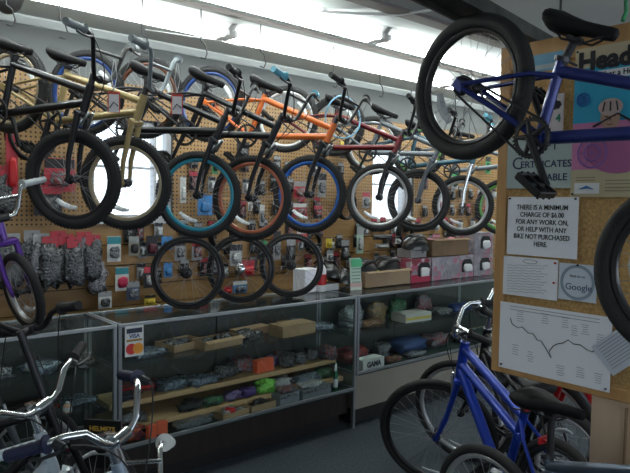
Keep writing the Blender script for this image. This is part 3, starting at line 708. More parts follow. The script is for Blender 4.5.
# deck
bag((1.44, 3.21, DK), (.16, .09, .075), orgp, 'red and purple packet in the left corner of the showcase deck', 8, amp=.35)
box_((1.55, 3.17, DK), (.055, .03, .075), org, 'small orange card on the showcase deck beside the red packet', 12, 'orange_card', 'card')
box_((1.63, 3.20, DK), (.06, .03, .07), org, 'small orange card on the showcase deck beside the silver bits', -10, 'orange_card', 'card')
bag((1.83, 3.19, DK), (.28, .09, .045), b8, 'spread of small silver bits on the showcase deck', 2, amp=.4)
carton((2.10, 3.195, DK), (.20, .10, .045), 'low cardboard tray holding a red part on the showcase deck', 3, fill=b7)
bag((2.07, 3.17, DK+.03), (.06, .05, .035), red, 'glossy red part lying in the low cardboard tray', 0, name='red_part', cat='part')
carton((2.31, 3.195, DK), (.20, .10, .05), 'low cardboard tray with dark contents on the showcase deck', 3, fill=blk)
gb = mat('grey card box', (.20, .23, .25), .6)
box_((2.52, 3.195, DK), (.17, .10, .075), gb, 'grey box with packets on it, left one of the pair at the deck front', 4, band=b2, bandp=.8)
box_((2.76, 3.20, DK), (.27, .11, .07), gb, 'longer grey box full of packets at the deck front', 3, band=b2, bandp=.8)
bag((2.52, 3.195, DK+.076), (.14, .09, .03), b3, 'small red flecked packets lying on the left grey box', 10)
bag((2.74, 3.20, DK+.071), (.2, .1, .03), b7, 'pale packets lying on the longer grey box', 5)
gbt = mat('green bottle', (.01, .14, .06), .25)
for i, lb in enumerate(('front', 'middle', 'back')): bottle((2.97+.035*i, 3.19+.035*i, DK), .018, .17, gbt, white, f'green bottle with white cap in the showcase corner, the {lb} one of three', 'green bottles in the showcase')
# left showcase
tyb = mat('grey tyre', (.17, .18, .18), .75, bump=.6, bscale=150)
def tyre_(c, r, a, rx, lab, ry=0):
    b = MB(Mx.Rotation(R(rx), 4, 'X')); b.lathe([(r-a+a*math.cos(t), a*math.sin(t)) for t in [2*PI*k/12 for k in range(13)]], axis='y', n=40)
    return tag(b.build('tyre_casing', tyb, None, c), lab, 'tyre', 'tyres in the left showcase')
tyre_((.66, 3.385, .533), .16, .03, 90, 'grey tyre lying flat in the left showcase, underneath')
tyre_((.68, 3.385, .595), .16, .03, 90, 'grey tyre lying on another in the left showcase, the upper one')
GL_ = busy('glove red', [(.4, .03, .02), (.02, .02, .02), (.02, .02, .02), (.5, .06, .02)], 30, .5)
bag((.98, 3.34, .502), (.24, .14, .06), GL_, 'black and red glove packet on the middle shelf of the left showcase', 10)
bottle((1.12, 3.26, .502), .022, .06, mat('white orange', (.75, .45, .3), .4), white, 'small white and orange pot beside the red glove packet')
bag((1.20, 3.4, .502), (.22, .16, .03), b9, 'flat clear packet at the right of the left showcase middle shelf', 0)
bag((.30, 3.36, .502), (.26, .18, .06), b1, 'dark glove packet on the left showcase middle shelf', 5)
for i, (x, m, lb) in enumerate(((.5, b1, 'black'), (.78, b2, 'grey'), (1.02, b9, 'bluish clear'), (1.22, b1, 'dark'))):
    bag((x, 3.36, S1), (.2, .16, .05), m, f'{lb} packet on the top shelf of the left showcase, number {"one two three four".split()[i]} from its left post' if 0 else f'{lb} flat packet on the top shelf of the left showcase', i*20)
bag((1.20, 3.3, DK), (.18, .12, .06), mat('magenta wrap', (.35, .04, .1), .4), 'magenta packet on the deck of the left showcase', 15)
# right showcase
S2 = .662; D2 = .395
wbx = mat('white box', (.55, .55, .50), .6); yel = mat('yellow print', (.65, .50, .08), .5)
box_((3.95, 3.33, S2), (.30, .17, .07), wbx, 'white box with yellow printed end on the right showcase shelf', -4, band=yel, bandp=.45)
bag((3.50, 3.36, S2), (.24, .12, .05), busy('brown parts', [(.05, .03, .02), (.25, .13, .05), (.02, .02, .02)], 50), 'brown and black packet left of the white box', 5)
bag((3.30, 3.38, S2), (.16, .14, .07), b2, 'silver grey packet at the left end of the right showcase shelf', 5, amp=.4)
box_((3.42, 3.30, .80+.0), (.001, .001, .001), wbx, 'x') if 0 else None
bag((4.35, 3.36, S2), (.24, .16, .06), b1, 'dark packet right of the white box in the right showcase', 5)
bag((4.65, 3.36, S2), (.2, .16, .07), mat('blue wrap', (.02, .05, .18), .35), 'blue wrapped packet behind the chrome handlebars in the showcase', 5)
gm = box_((3.32, 3.20, D2), (.24, .10, .075), mat('white light box', (.62, .64, .62), .6), 'white box with dark lettering on the right showcase deck', 3)
text('GAMA', .055, basis((0, -.052, .036), (1, 0, 0), (0, 0, 1), (0, -1, 0)), ink, gm, bold=.003)
bag((3.32, 3.38, D2), (.26, .16, .12), busy('red bag', [(.40, .03, .02), (.25, .02, .02), (.03, .03, .03)], 25, .4), 'red and black bag behind the white lettered box', 5)
bag((3.62, 3.36, D2), (.14, .14, .12), b8, 'silver parts packet between the red bag and the blue bag', 5, amp=.4)
bag((3.95, 3.36, D2), (.36, .18, .12), mat('blue bag', (.015, .05, .17), .4), 'dark blue bag on the deck of the right showcase', 5)
bag((3.60, 3.21, D2), (.16, .08, .04), b6 if 0 else busy('yellow bits', [(.3, .25, .04), (.03, .03, .03), (.3, .08, .05), (.2, .2, .2)], 60), 'small yellow and red packets at the front of the right showcase deck', 5)
bag((3.86, 3.21, D2), (.22, .08, .04), b2, 'grey packets at the front of the right showcase deck', 5)
bag((4.30, 3.36, D2), (.26, .16, .10), b3, 'red flecked packet right of the blue bag', 5)
bag((4.65, 3.34, D2), (.24, .16, .10), b1, 'black packet at the far end of the right showcase deck', 5)
# strips stored under the glass top
for i, (x, m, lb) in enumerate(((3.38, b7, 'white'), (3.66, busy('gold strip', [(.4, .25, .05), (.1, .1, .1)], 40), 'gold coloured'), (3.90, b4, 'dark green'), (4.25, b3, 'red flecked'))):
    bag((x, 3.45, S2+.0), (.2, .07, .16), m, f'{lb} packet standing at the back of the right showcase shelf', 0)
# ------------------------------------------------------------ on the counter top
Z = GT+.002
def loose_wheel(p, r, h, lean, lab, hubm=None):
    t = empty('spare_wheel_assembly', p, (R(lean), 0, R(h)), lab, 'wheel', 'bicycle wheels standing on the showcase')
    wheel('rim', t, (0, 0, r), r, None, .026, mat('dark rim', (.03, .03, .033), .3, .3), None, False, 28, False, hubm, 4.0, True)
    return t
def low_wheel(px, py, y, r, h, lean, lab, hm=None):
    d = (fw+rtv*(px-315)/F_-upv*(py-236.5)/F_); k = y/d.y; return loose_wheel((d.x*k, y, Z), r, h, lean, lab, hm)
low_wheel(187, 309, 3.30, .222, -38, -4, 'black bicycle wheel standing on the showcase, with a sprocket cluster hub', drk)
low_wheel(240, 302, 3.32, .222, -43, -4, 'black bicycle wheel with a shiny hub between the other two standing wheels', chr_)
low_wheel(291, 298, 3.32, .222, -38, -4, 'black bicycle wheel standing beside the white paper box', drk)
# things on the counter top, right part
box_((2.93, 3.48, Z), (.16, .12, .17), paper, 'white paper box standing behind the third bicycle wheel', 8)
sp = bottle((3.02, 3.42, Z), .04, .26, white, mat('nozzle', (.7, .7, .7), .4), 'white spray bottle with red label beside the paper box')
MB().lathe([(.0412, .05), (.0412, .13)], n=16).build('red_label', red, sp)
cs = empty('price_card_stand', (3.30, 3.34, Z), (0, 0, R(-15)), 'green and white card standing upright on the showcase corner', 'card')
MB().box((0, 0, .12), (.095, .004, .24), Mx.Rotation(-.12, 3, 'X')).build('card', mat('pale green card', (.60, .72, .62), .6), cs)
MB().box((0, -.018, .205), (.09, .004, .06), Mx.Rotation(-.12, 3, 'X')).build('header', mat('green header', (.10, .50, .25), .6), cs)
b = MB()
for i in range(5): b.box((0, -.014+.002*0-.0025*0+.0035*(i-2)*-1*0.5, .16-.025*i), (.07, .003, .006))
b.build('printed_lines', mat('green print', (.12, .35, .22), .6), cs)
MB().box((0, -.012, .025), (.10, .004, .06)).build('lower_card', mat('pink card', (.70, .50, .46), .6), cs)
box_((3.12, 3.46, Z), (.15, .10, .05), mat('white tray', (.6, .62, .62), .5), 'low white box behind the green and white card', 0)
c0 = carton((3.66, 3.44, Z), (.52, .22, .125), 'large brown carton filled with black helmets on the counter', 0, m=wood('kraft carton', (.36, .25, .15), (.42, .30, .19), 5, .8, (1, 1, 1)))
hel = mat('helmet black', (.012, .013, .014), .3, coat=.5); yl = mat('yellow trim', (.65, .75, .05), .4)
def helmet(p, h, lab, m=None, stripe=None, s=1.):
    t = empty('bicycle_helmet', p, (R(8), 0, R(h)), lab, 'helmet', 'helmets around the counter carton'); vs, fs = [], []; n, k = 20, 8
    b = MB(); prof = []
    for i in range(k+1):
        a = PI/2*i/k
        for j in range(n):
            t_ = 2*PI*j/n; rr = math.cos(a)*(1+(.05*math.cos(6*t_) if 0 < i < k-1 else 0)); vs.append((.14*s*rr*math.cos(t_), .10*s*rr*math.sin(t_), .11*s*math.sin(a)))
    fs = [(i*n+j, i*n+(j+1) % n, (i+1)*n+(j+1) % n, (i+1)*n+j) for i in range(k) for j in range(n)]; b.add(vs, fs, True)
    b.build('shell', m or hel, t)
    b = MB()
    for sy in (-.055, 0, .055):
        b.tube([(-.10*s, sy*s, .07*s), (-.05*s, sy*s, .105*s), (.03*s, sy*s, .112*s), (.09*s, sy*s, .08*s)], [.006, .013, .013, .006], 6, flat=.5)
    b.build('vent', blk, t)
    if stripe:
        MB().tube([(.14*s*math.cos(a)*1.02, -.10*s*abs(math.sin(a))*1.04, .02*s+.008*math.cos(6*a)) for a in [-PI*i/12 for i in range(13)]], .005, 6).build('trim_stripe', stripe, t)
    b = MB(); b.tube([(.03, -.08*s, .0), (.02, -.05, -.05), (.02, .05, -.05), (.03, .08*s, 0)], .004, 5); b.build('strap', blk, t)
    return t
helmet((3.50, 3.46, Z+.10), 10, 'black helmet in the carton, left of the yellow edged one')
helmet((3.78, 3.46, Z+.10), 0, 'black helmet with a bright yellow edge in the carton', stripe=yl)
helmet((3.26, 3.47, Z+.05), 60, 'black helmet lying beside the carton behind the card stand')
helmet((3.13, 3.50, Z+.10), 80, 'black helmet behind the white spray bottle')
# stacked printed helmet boxes
pinkp = busy('pink print', [(.45, .10, .16), (.25, .03, .05), (.55, .45, .48), (.3, .28, .3)], 18, .5, cells=True); flame = busy('flame print', [(.32, .30, .33), (.40, .36, .40), (.45, .18, .24), (.28, .26, .29)], 22, .5, cells=True)
redb = mat('red box print', (.45, .02, .07), .5)
def hbox(c, d, m, lab, win=None, low=None):
    t = empty('helmet_box', c, (0, 0, 0), lab, 'box', 'printed helmet boxes on the counter'); x, y, z = d
    MB().box((0, 0, z/2), d, bev=.002).build('carton', m, t)
    if low: MB().box((0, -y/2-.001, z*.17), (x*.98, .002, z*.33)).build('printed_band', low, t)
    if win:
        b = MB(); b.prism([(-.08, -.05), (.08, -.05), (.08, .03), (.05, .065), (-.05, .065), (-.08, .03)], -.001, .001, lambda a, e, f: (win+a, -y/2-.002+f, z/2+e)); b.build('window_cutout', blk, t)
        MB().blob((win, -y/2-.012, z/2-.012), (.12, .03, .075), nx(), .1).build('helmet_inside', white, t)
    return t
hbox((4.07, 3.45, Z), (.26, .22, .20), pinkp, 'pink printed helmet box with a red lower edge on the counter', .04, redb)
hbox((4.52, 3.45, Z), (.60, .22, .20), flame, 'long grey helmet box printed with pink flames', .20)
hbox((4.98, 3.45, Z), (.30, .22, .20), flame, 'grey helmet box beside the notice board edge, lower of the stack', .02)
hbox((4.98, 3.45, Z+.203), (.30, .22, .20), flame, 'grey helmet box beside the notice board edge, upper of the stack', .02)
carton((4.50, 3.46, Z+.203), (.52, .2, .15), 'open brown carton with pink contents on top of the flame box', 0, m=wood('brown carton', (.20, .13, .07), (.28, .18, .10), 5, .8, (1, 1, 1)), fill=mat('pink foam', (.65, .25, .35), .6))
box_((4.10, 3.47, Z+.203), (.2, .16, .07), mat('grey lid', (.3, .3, .3), .6), 'grey box lid lying on the pink helmet box', 0)
helmet((4.12, 3.45, Z+.275), 0, 'dark helmet on the grey lid above the pink helmet box')
# ------------------------------------------------------------ wall stock: hanging packets
YH = YW-.03
def hp(x, z): return V((x, YH, z))
def at_wall(px, py, y=None):
    d = (fw+rtv*(px-315)/F_-upv*(py-236.5)/F_); k = ((y or YH)-0)/d.y; p = d*k; return p.x, p.z+H_
def peg(t, L=.12, dz=0): MB().tube([(0, .02, dz), (0, -L, dz), (0, -L-.004, dz+.012)], .0025, 6).build('peg_hook', stl, t)
def blister(px, py, w, h, m, hm, lab, prod=None, group=None, n=1, y=YH-.05):
    x, z = at_wall(px, py, y); t = empty('hanging_packet', (x, y, z), (0, 0, 0), lab, 'packet', group)
    for k in range(n):
        MB().box((0, .012*k, 0), (w, .002, h)).build('backing_card', m, t)
    MB().box((0, -.002, h*.34), (w*.98, .002, h*.28)).build('header_print', hm, t)
    MB().blob((0, -.014, -h*.12), (w*.7, .03, h*.45), nx(), .15).build('blister', prod or b1, t)
    peg(t, .03, h*.47); t.children[-1] if 0 else None
    return t
def pouch(px, py, w, h, m, hm, lab, group=None, y=YH-.06, d=.05, amp=.3):
    x, z = at_wall(px, py, y); t = empty('hanging_pouch', (x, y, z), (0, 0, R(random.uniform(-8, 8))), lab, 'packet', group)
    MB().blob((0, 0, -h*.08), (w, d, h*.8), nx(), amp, 14, 9, sc=2.6).build('pouch', m, t)
    MB().box((0, -.004, h*.40), (w*.8, .004, h*.22)).build('header_card', hm, t); peg(t, .05, h*.44)
    return t
wt = mat('card white', (.62, .64, .62), .6); tl = mat('card teal', (.03, .25, .30), .5); dk = mat('card dark', (.02, .02, .025), .5); rc = mat('card red', (.45, .04, .06), .5); bl = mat('card blue', (.05, .22, .50), .5); yc_ = mat('card yellow', (.60, .45, .05), .5); gc = mat('card green', (.05, .30, .12), .5); gy = mat('card grey', (.3, .31, .32), .5); pk = mat('card pink', (.5, .2, .28), .5)
GB = 'dark parts in clear bags with red header cards'
for i, px in enumerate((32, 41, 50, 58, 66, 74, 84, 93)):
    pouch(px, 256+(i % 3)*3, .125, .33, b1 if i not in (1, 6) else busy('clear white parts', [(.16, .16, .18), (.3, .3, .33), (.05, .05, .06), (.42, .42, .46)], 45, .2), rc if i > 1 else gy, 'clear bag of dark bicycle parts hanging in the packed row beside the purple bicycle', GB, y=YH-.06-.03*(i % 3))
pouch(97, 278, .13, .22, busy('clear white parts', [], 1) if 0 else _m['clear white parts'], gy, 'clear bag of pale parts hanging below the end of the red carded row')
pouch(10, 262, .16, .36, b1, gy, 'dark clear bag behind the purple bicycle fork')
pouch(0, 190, .2, .3, b1, rc, 'black packet with red and white print at the left edge of the pegboard')
wk = [(114, 249, .10, .18, wt, tl, 'white and teal card packet beside the red carded bags', b2), (122, 279, .10, .17, wt, tl, 'white and teal card packet hanging lower beside the bags', redb), (105, 300, .095, .12, wt, gy, 'white card packet just above the showcase top', b1),
 (134, 246, .08, .14, mat('card tan grey', (.28, .27, .22), .5), gy, 'grey blister with a dark part in its middle', blk), (152, 246, .09, .15, dk, dk, 'black packet with two round red tops on the slatwall', mat('red black', (.08, .01, .02), .4)),
 (150, 277, .10, .16, dk, rc, 'dark packet with red top and white round parts', b7), (133, 291, .10, .14, mat('blue grey', (.1, .12, .2), .5), gy, 'bluish grey packet low on the slatwall', b2), (150, 300, .09, .08, yc_, dk, 'yellow packet just above the showcase top', yc_),
 (167, 243, .09, .10, bl, bl, 'bright blue packet above the first standing wheel', b9), (168, 270, .07, .11, bl, bl, 'bright blue packet behind the first standing wheel', bl), (180, 250, .09, .16, gy, dk, 'grey packet behind the top of the first standing wheel', b2),
 (197, 250, .09, .16, gy, rc, 'grey and red packet between the first two standing wheels', b3), (200, 244, .12, .05, rc, rc, 'red header strip above the first standing wheel', rc), (215, 262, .08, .16, gy, wt, 'tall grey packet at the left rim of the second wheel', b2),
 (236, 255, .12, .18, gy, dk, 'grey striped packet seen through the second wheel', b7), (248, 268, .13, .13, rc, rc, 'red packet seen through the second wheel', red), (240, 287, .14, .10, bl, wt, 'blue and white packet low behind the second wheel', b9), (228, 290, .07, .06, rc, rc, 'small red packet low behind the second wheel', red),
 (262, 250, .10, .16, dk, gc, 'black packet with green top between second and third wheels', b1), (277, 245, .08, .25, gy, dk, 'long grey packet seen through the third wheel', b2), (291, 250, .10, .2, dk, gy, 'long black packet seen through the third wheel', b1),
 (302, 236, .12, .10, rc, wt, 'red and white packet above the third standing wheel', red), (329, 243, .08, .09, yc_, yc_, 'yellow packet below the blue rim wheel', yc_), (330, 256, .08, .10, wt, gy, 'white blister below the yellow packet', b2),
 (318, 248, .07, .08, wt, dk, 'small white labelled black packet left of the yellow packet', b1), (345, 250, .10, .2, dk, gy, 'dark packet above the green and white card', b2), (360, 240, .09, .26, mat('card mint', (.35, .5, .42), .5), gy, 'mint coloured packet hanging above the green and white card', b7),
 (383, 237, .28, .05, dk, gy, 'long black pump hanging below the silver rim wheel', blk), (398, 240, .08, .08, wt, dk, 'small white packet beside the long black pump', b7), (382, 246, .2, .04, gy, gy, 'long silver tool card on the wall above the helmet carton', alu),
 (418, 236, .14, .05, wt, gy, 'white header strip below the dark wheel', b7), (424, 252, .12, .10, gy, wt, 'grey and white packet above the pink helmet box', b7), (408, 250, .12, .18, dk, gy, 'dark packet above the edge of the helmet carton', b1),
 (436, 240, .13, .13, dk, pk, 'black and pink packet below the chrome fork wheel', b3), (443, 253, .14, .12, dk, pk, 'dark and pink packet above the flame box', b3)]
for px, py, w_, h_, m1, m2, lb, pr_m in wk: blister(px, py, w_, h_, m1, m2, lb, pr_m, y=YH-.075)
# upper pegboard stock
up = [(12, 165, .07, .40, rc, rc, 'long red tool card hanging on the pegboard at the far left', red), (60, 175, .2, .22, rc, dk, 'red and black packet on the pegboard behind the black front wheel', b3), (48, 200, .18, .2, dk, rc, 'dark packet on the pegboard behind the black front wheel', b1),
 (205, 205, .13, .16, bl, bl, 'blue packet on the pegboard inside the teal rim', bl), (183, 190, .05, .2, wt, wt, 'thin white card left of the blue packet', wt), (215, 165, .05, .14, gc, wt, 'green topped packet on the pegboard above the teal rim', b4), (243, 150, .12, .13, dk, dk, 'dark packet between the teal and copper rims', b1),
 (233, 168, .05, .12, gc, gy, 'small green packet between the teal and copper rims', b4), (262, 215, .05, .18, gy, wt, 'grey pump card seen through the copper rim', b2), (250, 205, .04, .10, wt, wt, 'narrow white packet seen through the copper rim', b7),
 (300, 190, .14, .16, rc, gy, 'red packet seen through the blue rim', b3), (300, 210, .16, .12, rc, wt, 'red and white packet low in the blue rim', b3), (322, 185, .10, .22, gy, dk, 'grey packet seen through the blue rim', b2), (318, 212, .10, .12, dk, rc, 'black and red packet low in the blue rim', b3),
 (345, 150, .12, .16, dk, yc_, 'dark packet with yellow top above the blue rim', b1), (366, 200, .10, .16, gy, rc, 'grey packet behind the silver rim wheel', b2), (360, 170, .08, .16, gy, gc, 'grey and green packet left of the second window', b4),
 (425, 180, .10, .2, dk, pk, 'dark packet right of the second window', b3), (440, 205, .10, .2, pk, wt, 'pink and white packet between the last wheels', b3), (455, 180, .12, .2, gy, gc, 'grey and green packet behind the chrome fork', b4), (480, 200, .12, .25, rc, gy, 'red packet at the pegboard end beside the board', b3), (488, 165, .10, .2, gc, dk, 'green packet high at the pegboard end', b4),
 (118, 232-8, .05, .05, wt, wt, 'tiny white label on the slatwall under the gold bicycle', wt), (275, 170, .10, .14, dk, gy, 'black packet right of the copper fork', b1)]
for px, py, w_, h_, m1, m2, lb, pr_m in up: blister(px, py, w_, h_, m1, m2, lb, pr_m, y=YH-.075)
# hooks with coiled tubes between packets
def coil(px, py, r, m, lab):
    x, z = at_wall(px, py, YH-.05); b = MB()
    for k in range(3): b.tube([(r*math.cos(t)*(1-.05*k), -.02*k, r*1.1*math.sin(t)) for t in [2*PI*i/20 for i in range(20)]], .011, 8, False, True)
    t = tag(b.build('inner_tube_coil', m, None, (x, YH-.05, z)), lab, 'inner tube')
for a in ((220, 235, .10, blk, 'black inner tube coil between the teal and copper wheels'), (345, 205, .12, blk, 'black cable coil between blue rim and silver rim'), (404, 232, .11, blk, 'black coil hanging beneath the dark rim wheel'), (312, 243, .08, blk, 'small black coil under the blue rim wheel'), (470, 246, .12, blk, 'black coil beneath the chrome fork wheel'), (452, 236, .09, blk, 'smaller black coil left of the one beneath the chrome fork wheel'), (32, 133, .16, blk, 'black cable lock coil at the left of the pegboard')): coil(*a)

# crowded rows of look-alike packets
def proto_packet(m, hm, pm, w, h):
    t = empty('carded_packet', (0, 0, 0)); MB().box((0, 0, 0), (w, .003, h)).build('backing_card', m, t)
    MB().box((0, -.0025, h*.36), (w*.95, .002, h*.22)).build('header_print', hm, t)
    b = MB(); b.blob((0, -.016, -h*.12), (w*.6, .03, h*.5), 3, .3); b.tube([(-w*.3, -.02, -h*.3), (0, -.035, 0), (w*.3, -.02, h*.15)], .006, 6); b.build('product', pm, t)
    MB().tube([(0, .04, h*.45), (0, -.03, h*.45)], .0025, 6).build('peg_hook', stl, t); return t
fam = [(proto_packet(dk, gy, b1, .075, .13), 'small black card packet with grey header in the crowded wall rows behind the showcases', 'black carded packets on the wall'),
       (proto_packet(gy, dk, alu, .07, .12), 'small grey card with a bright metal tool in the crowded wall rows', 'grey carded metal tools on the wall'),
       (proto_packet(dk, rc, b3, .08, .15), 'black card packet with red header in the crowded wall rows', 'red headed black packets on the wall')]
random.seed(21); cnt = [0, 0, 0]
spots = [(x, z) for z in (1.08, 1.235, 1.39) for x in [1.9+.125*i for i in range(38)]]+[(x, z) for z in (1.58, 1.76, 1.94) for x in [2.45+.16*i for i in range(12)]]+[(x, z) for z in (1.55, 1.75) for x in [5.3+.16*i for i in range(10)]]+[(x, z) for z in (1.56, 1.74) for x in (.75, .9, 1.05, 1.2, 1.35)]
for x, z in spots:
    if random.random() < .38: continue
    f = random.choice((0, 0, 1, 2)); p, lb, gr = fam[f]; pos = (x+random.uniform(-.03, .03), YH-.01-.012*random.random(), z+random.uniform(-.025, .025))
    if cnt[f] == 0: p.location = pos; tag(p, lb, 'packet', gr)
    else: dup(p, pos, (0, 0, 0))
    cnt[f] += 1
# ------------------------------------------------------------ notice board
BX = 2.2
cork = mat('cork', (.54, .33, .13), .9, noise_amt=.28, nscale=90, bump=.3, bscale=300)
bw = wood('board frame wood', (.50, .27, .10), (.60, .34, .14), 3, .5, (8, 8, 1))
BY0, BY1, BZ0, BZ1 = .62, 1.425, .945, 2.25
nb = empty('notice_board', (BX+.02, (BY0+BY1)/2, BZ0), label='cork notice board in a light wooden frame beside the showcases', cat='notice board')
cy = (BY0+BY1)/2; W_ = BY1-BY0; Hh = BZ1-BZ0
MB().box((0, 0, Hh/2), (.024, W_, Hh)).build('cork_panel', cork, nb)
b = MB(); fwd_ = .045
for s in (-1, 1): b.box((-.012, s*(W_/2-fwd_/2), Hh/2), (.018, fwd_, Hh), bev=.003)
b.box((-.012, 0, fwd_/2), (.018, W_-2*fwd_, fwd_), bev=.003); b.box((-.012, 0, Hh-.045), (.018, W_-2*fwd_, .09), bev=.003)
b.box((-.0125, 1.20-cy, Hh-.30), (.017, .05, .42))
b.build('frame', bw, nb)
pp = empty('plywood_panel', (BX+.03, .52, 0), label='pale plywood panel standing under the notice board', cat='panel')
MB().box((0, .045, BZ0/2), (.02, .90, BZ0)).build('sheet', ply, pp)
MB().box((-.016, .37, BZ0/2-.01), (.012, .006, BZ0-.02)).build('seam', mat('seam', (.30, .2, .12), .8), pp)
FXB = BX+.02-.021
def bp(px, py, off=0.):
    X = FXB-off; d = (fw+rtv*(px-315)/F_-upv*(py-236.5)/F_); k = X/d.x; return (d*k).y, (d*k).z+H_
def sheet(px0, py0, px1, py1, m, name, lab, cat='paper', off=0., group=None, rot=0, yr=None):
    y1, zt = bp(px0, py0, off); y0, zb = bp(px1, py1, off)
    if yr: y0, y1, zb, zt = yr
    W, H = y1-y0, zt-zb
    t = empty(name, (FXB-off, (y0+y1)/2, (zt+zb)/2), (R(rot), 0, 0), lab, cat, group)
    MB().box((0, 0, 0), (.0016, W, H)).build('sheet', m, t); t['w'] = W; t['h'] = H
    return t, W, H
def MT(u, v, off=.0012): return basis((-off, -u, v), (0, -1, 0), (0, 0, 1), (-1, 0, 0))
def pins(t, pts, m=None):
    for u, v in pts: MB().lathe([(.0001, .006), (.004, .006), (.0035, 0), (.0001, 0)], (-.007, -u, v), 'x', 10).build('push_pin', m or drk, t)
# charge notice
t, W, H = sheet(508.5, 196.8, 576.7, 259.5, paper, 'charge_notice', 'white notice about the minimum charge pinned in the middle of the board', 'notice', .0)
lines = ['THERE IS A MINIMUM', 'CHARGE OF $6.00', 'FOR ANY WORK ON,', 'OR HELP WITH ANY', 'BIKE NOT PURCHASED', 'HERE.']
for i, l in enumerate(lines): text(l, .0265, MT(0, H*.32-i*.0282), ink, t, bold=.0003, sx=.84)
pins(t, [(-W*.47, H*.47), (W*.46, H*.47)])
# gift certificates
t, W, H = sheet(508, 138, 575, 188, mat('grey green paper', (.42, .50, .48), .7), 'gift_certificate_sign', 'grey green sign with dark blue serif lettering behind the hanging pedal', 'sign')
db = mat('dark blue ink', (.02, .03, .10), .7)
text('G', .068, MT(-.02, H*.30), db, t); text('IFT', .05, MT(.04, H*.29), db, t)
text('C', .068, MT(-.095, -.005), db, t); text('ERTIFICATES', .037, MT(.022, -.010), db, t, bold=.0004); text('AVAILABLE', .037, MT(.02, -.060), db, t, bold=.0004)
# helmet poster
y1, zt = bp(576, 50); y0 = .70; _, zb = bp(577, 197)
t, W, H = sheet(0, 0, 0, 0, mat('poster cream', (.62, .52, .34), .7), 'helmet_poster', 'poster urging a helmet, cyan and pink blocks with a child in a helmet', 'poster', .0, yr=(y0, y1, zb, zt))
L0 = -W/2
def rect(u0, u1, v0, v1, m, name, off=.0014): return MB().box((-off, -(u0+u1)/2, (v0+v1)/2), (.0012, u1-u0, v1-v0)).build(name, m, t)
cy_ = mat('poster cyan', (.02, .36, .55), .6); pkk = mat('poster pink', (.62, .22, .42), .6)
_, z1 = bp(576, 70); _, z2 = bp(576, 124); _, z3 = bp(576, 170); zc = (zt+zb)/2
rect(L0, -L0, z2-zc, z1-zc, cy_, 'cyan_block'); rect(L0, -L0, z3-zc, z2-zc, pkk, 'pink_block'); rect(L0, -L0, zb-zc, z3-zc-.0, mat('poster tan', (.55, .48, .30), .6), 'footer_block')
text('Head', .088, MT(L0+.012, H/2-.052, .003), ink, t, align='LEFT', bold=.004)
rect(L0+.075, .16, H/2-.118, H/2-.088, white, 'caption_box', .0026); text('Wear a Helmet', .026, MT(L0+.085, H/2-.103, .0036), ink, t, align='LEFT', bold=.0006)
skin = mat('printed skin', (.45, .28, .20), .7); hw = mat('printed helmet', (.55, .42, .38), .6)
def ell(u, v, a, c, m, name, off): 
    b = MB(); b.prism([(a*math.cos(2*PI*k/24), c*math.sin(2*PI*k/24)) for k in range(24)], 0, .001, lambda x, y, z: (-off-z, -(u+x), v+y)); return b.build(name, m, t)
hu = L0+.135; hv = z2-zc+.012
ell(hu+.03, hv-.12, .11, .075, mat('printed jacket', (.40, .12, .28), .7), 'printed_jacket', .0028)
ell(hu, hv, .034, .045, skin, 'printed_face', .004); ell(hu, hv+.036, .042, .030, hw, 'printed_helmet', .0052)
b = MB()
for k in (-1, 0, 1): b.tube([(-.0066, -(hu+k*.02), hv+.055), (-.0066, -(hu+k*.026), hv+.022)], .003, 5)
b.build('printed_vents', ink, t)
b = MB()
for k in (-1, 1): b.tube([(-.0054, -(hu+k*.013-.005), hv+.004), (-.0054, -(hu+k*.013+.005), hv+.004)], .002, 5)
b.tube([(-.0054, -(hu-.010), hv-.022), (-.0054, -(hu), hv-.026), (-.0054, -(hu+.010), hv-.022)], .0016, 5); b.tube([(-.0054, -hu, hv), (-.0054, -hu-.003, hv-.012)], .0014, 5)
b.build('printed_features', mat('printed brown', (.12, .05, .03), .7), t)
def ringp(u, v, r, m, name, off=.0035):
    b = MB()
    for q in (1, .55): b.tube([(-off, -(u+r*q*math.cos(a)), v+r*q*math.sin(a)) for a in [2*PI*k/24 for k in range(24)]], .003, 5, False, True)
    for k in range(6): b.tube([(-off, -u, v), (-off, -(u+r*math.cos(k*PI/3)), v+r*math.sin(k*PI/3))], .0012, 4)
    b.build(name, m, t)
vio = mat('poster violet', (.25, .12, .40), .6)
_, zw = bp(590, 153); ringp(L0+.075, zw-zc, .052, vio, 'printed_wheel'); _, zw = bp(582, 100); ringp(L0+.035, zw-zc, .022, mat('poster blue', (.02, .15, .45), .6), 'printed_small_wheel')
b = MB(); b.tube([(-.004, -(L0+.075), zw-zc-.10), (-.004, -(L0+.16), zw-zc-.06), (-.004, -(L0+.25), zw-zc-.12)], .004, 5); b.build('printed_frame', ink, t)
rect(L0+.015, L0+.105, -H/2+.012, -H/2+.05, white, 'logo_box', .0028); b = MB(); b.tube([(-.0045, -(L0+.035), -H/2+.028), (-.0045, -(L0+.06), -H/2+.036), (-.0045, -(L0+.085), -H/2+.028)], [.001, .005, .001], 6); b.build('logo_mark', mat('logo blue', (.03, .18, .45), .6), t)
b = MB()
for k in range(4): b.box((-.003, -(L0+.17), -H/2+.022+.012*k), (.001, .09, .003)); b.box((-.003, -(L0+.055), -H/2+.06+.01*k), (.001, .07, .0025)) if k < 2 else None
b.build('printed_lines', mat('print grey', (.25, .2, .15), .7), t)
pins(t, [(L0+.008, H/2-.01), (L0+.008, -H/2+.01)])
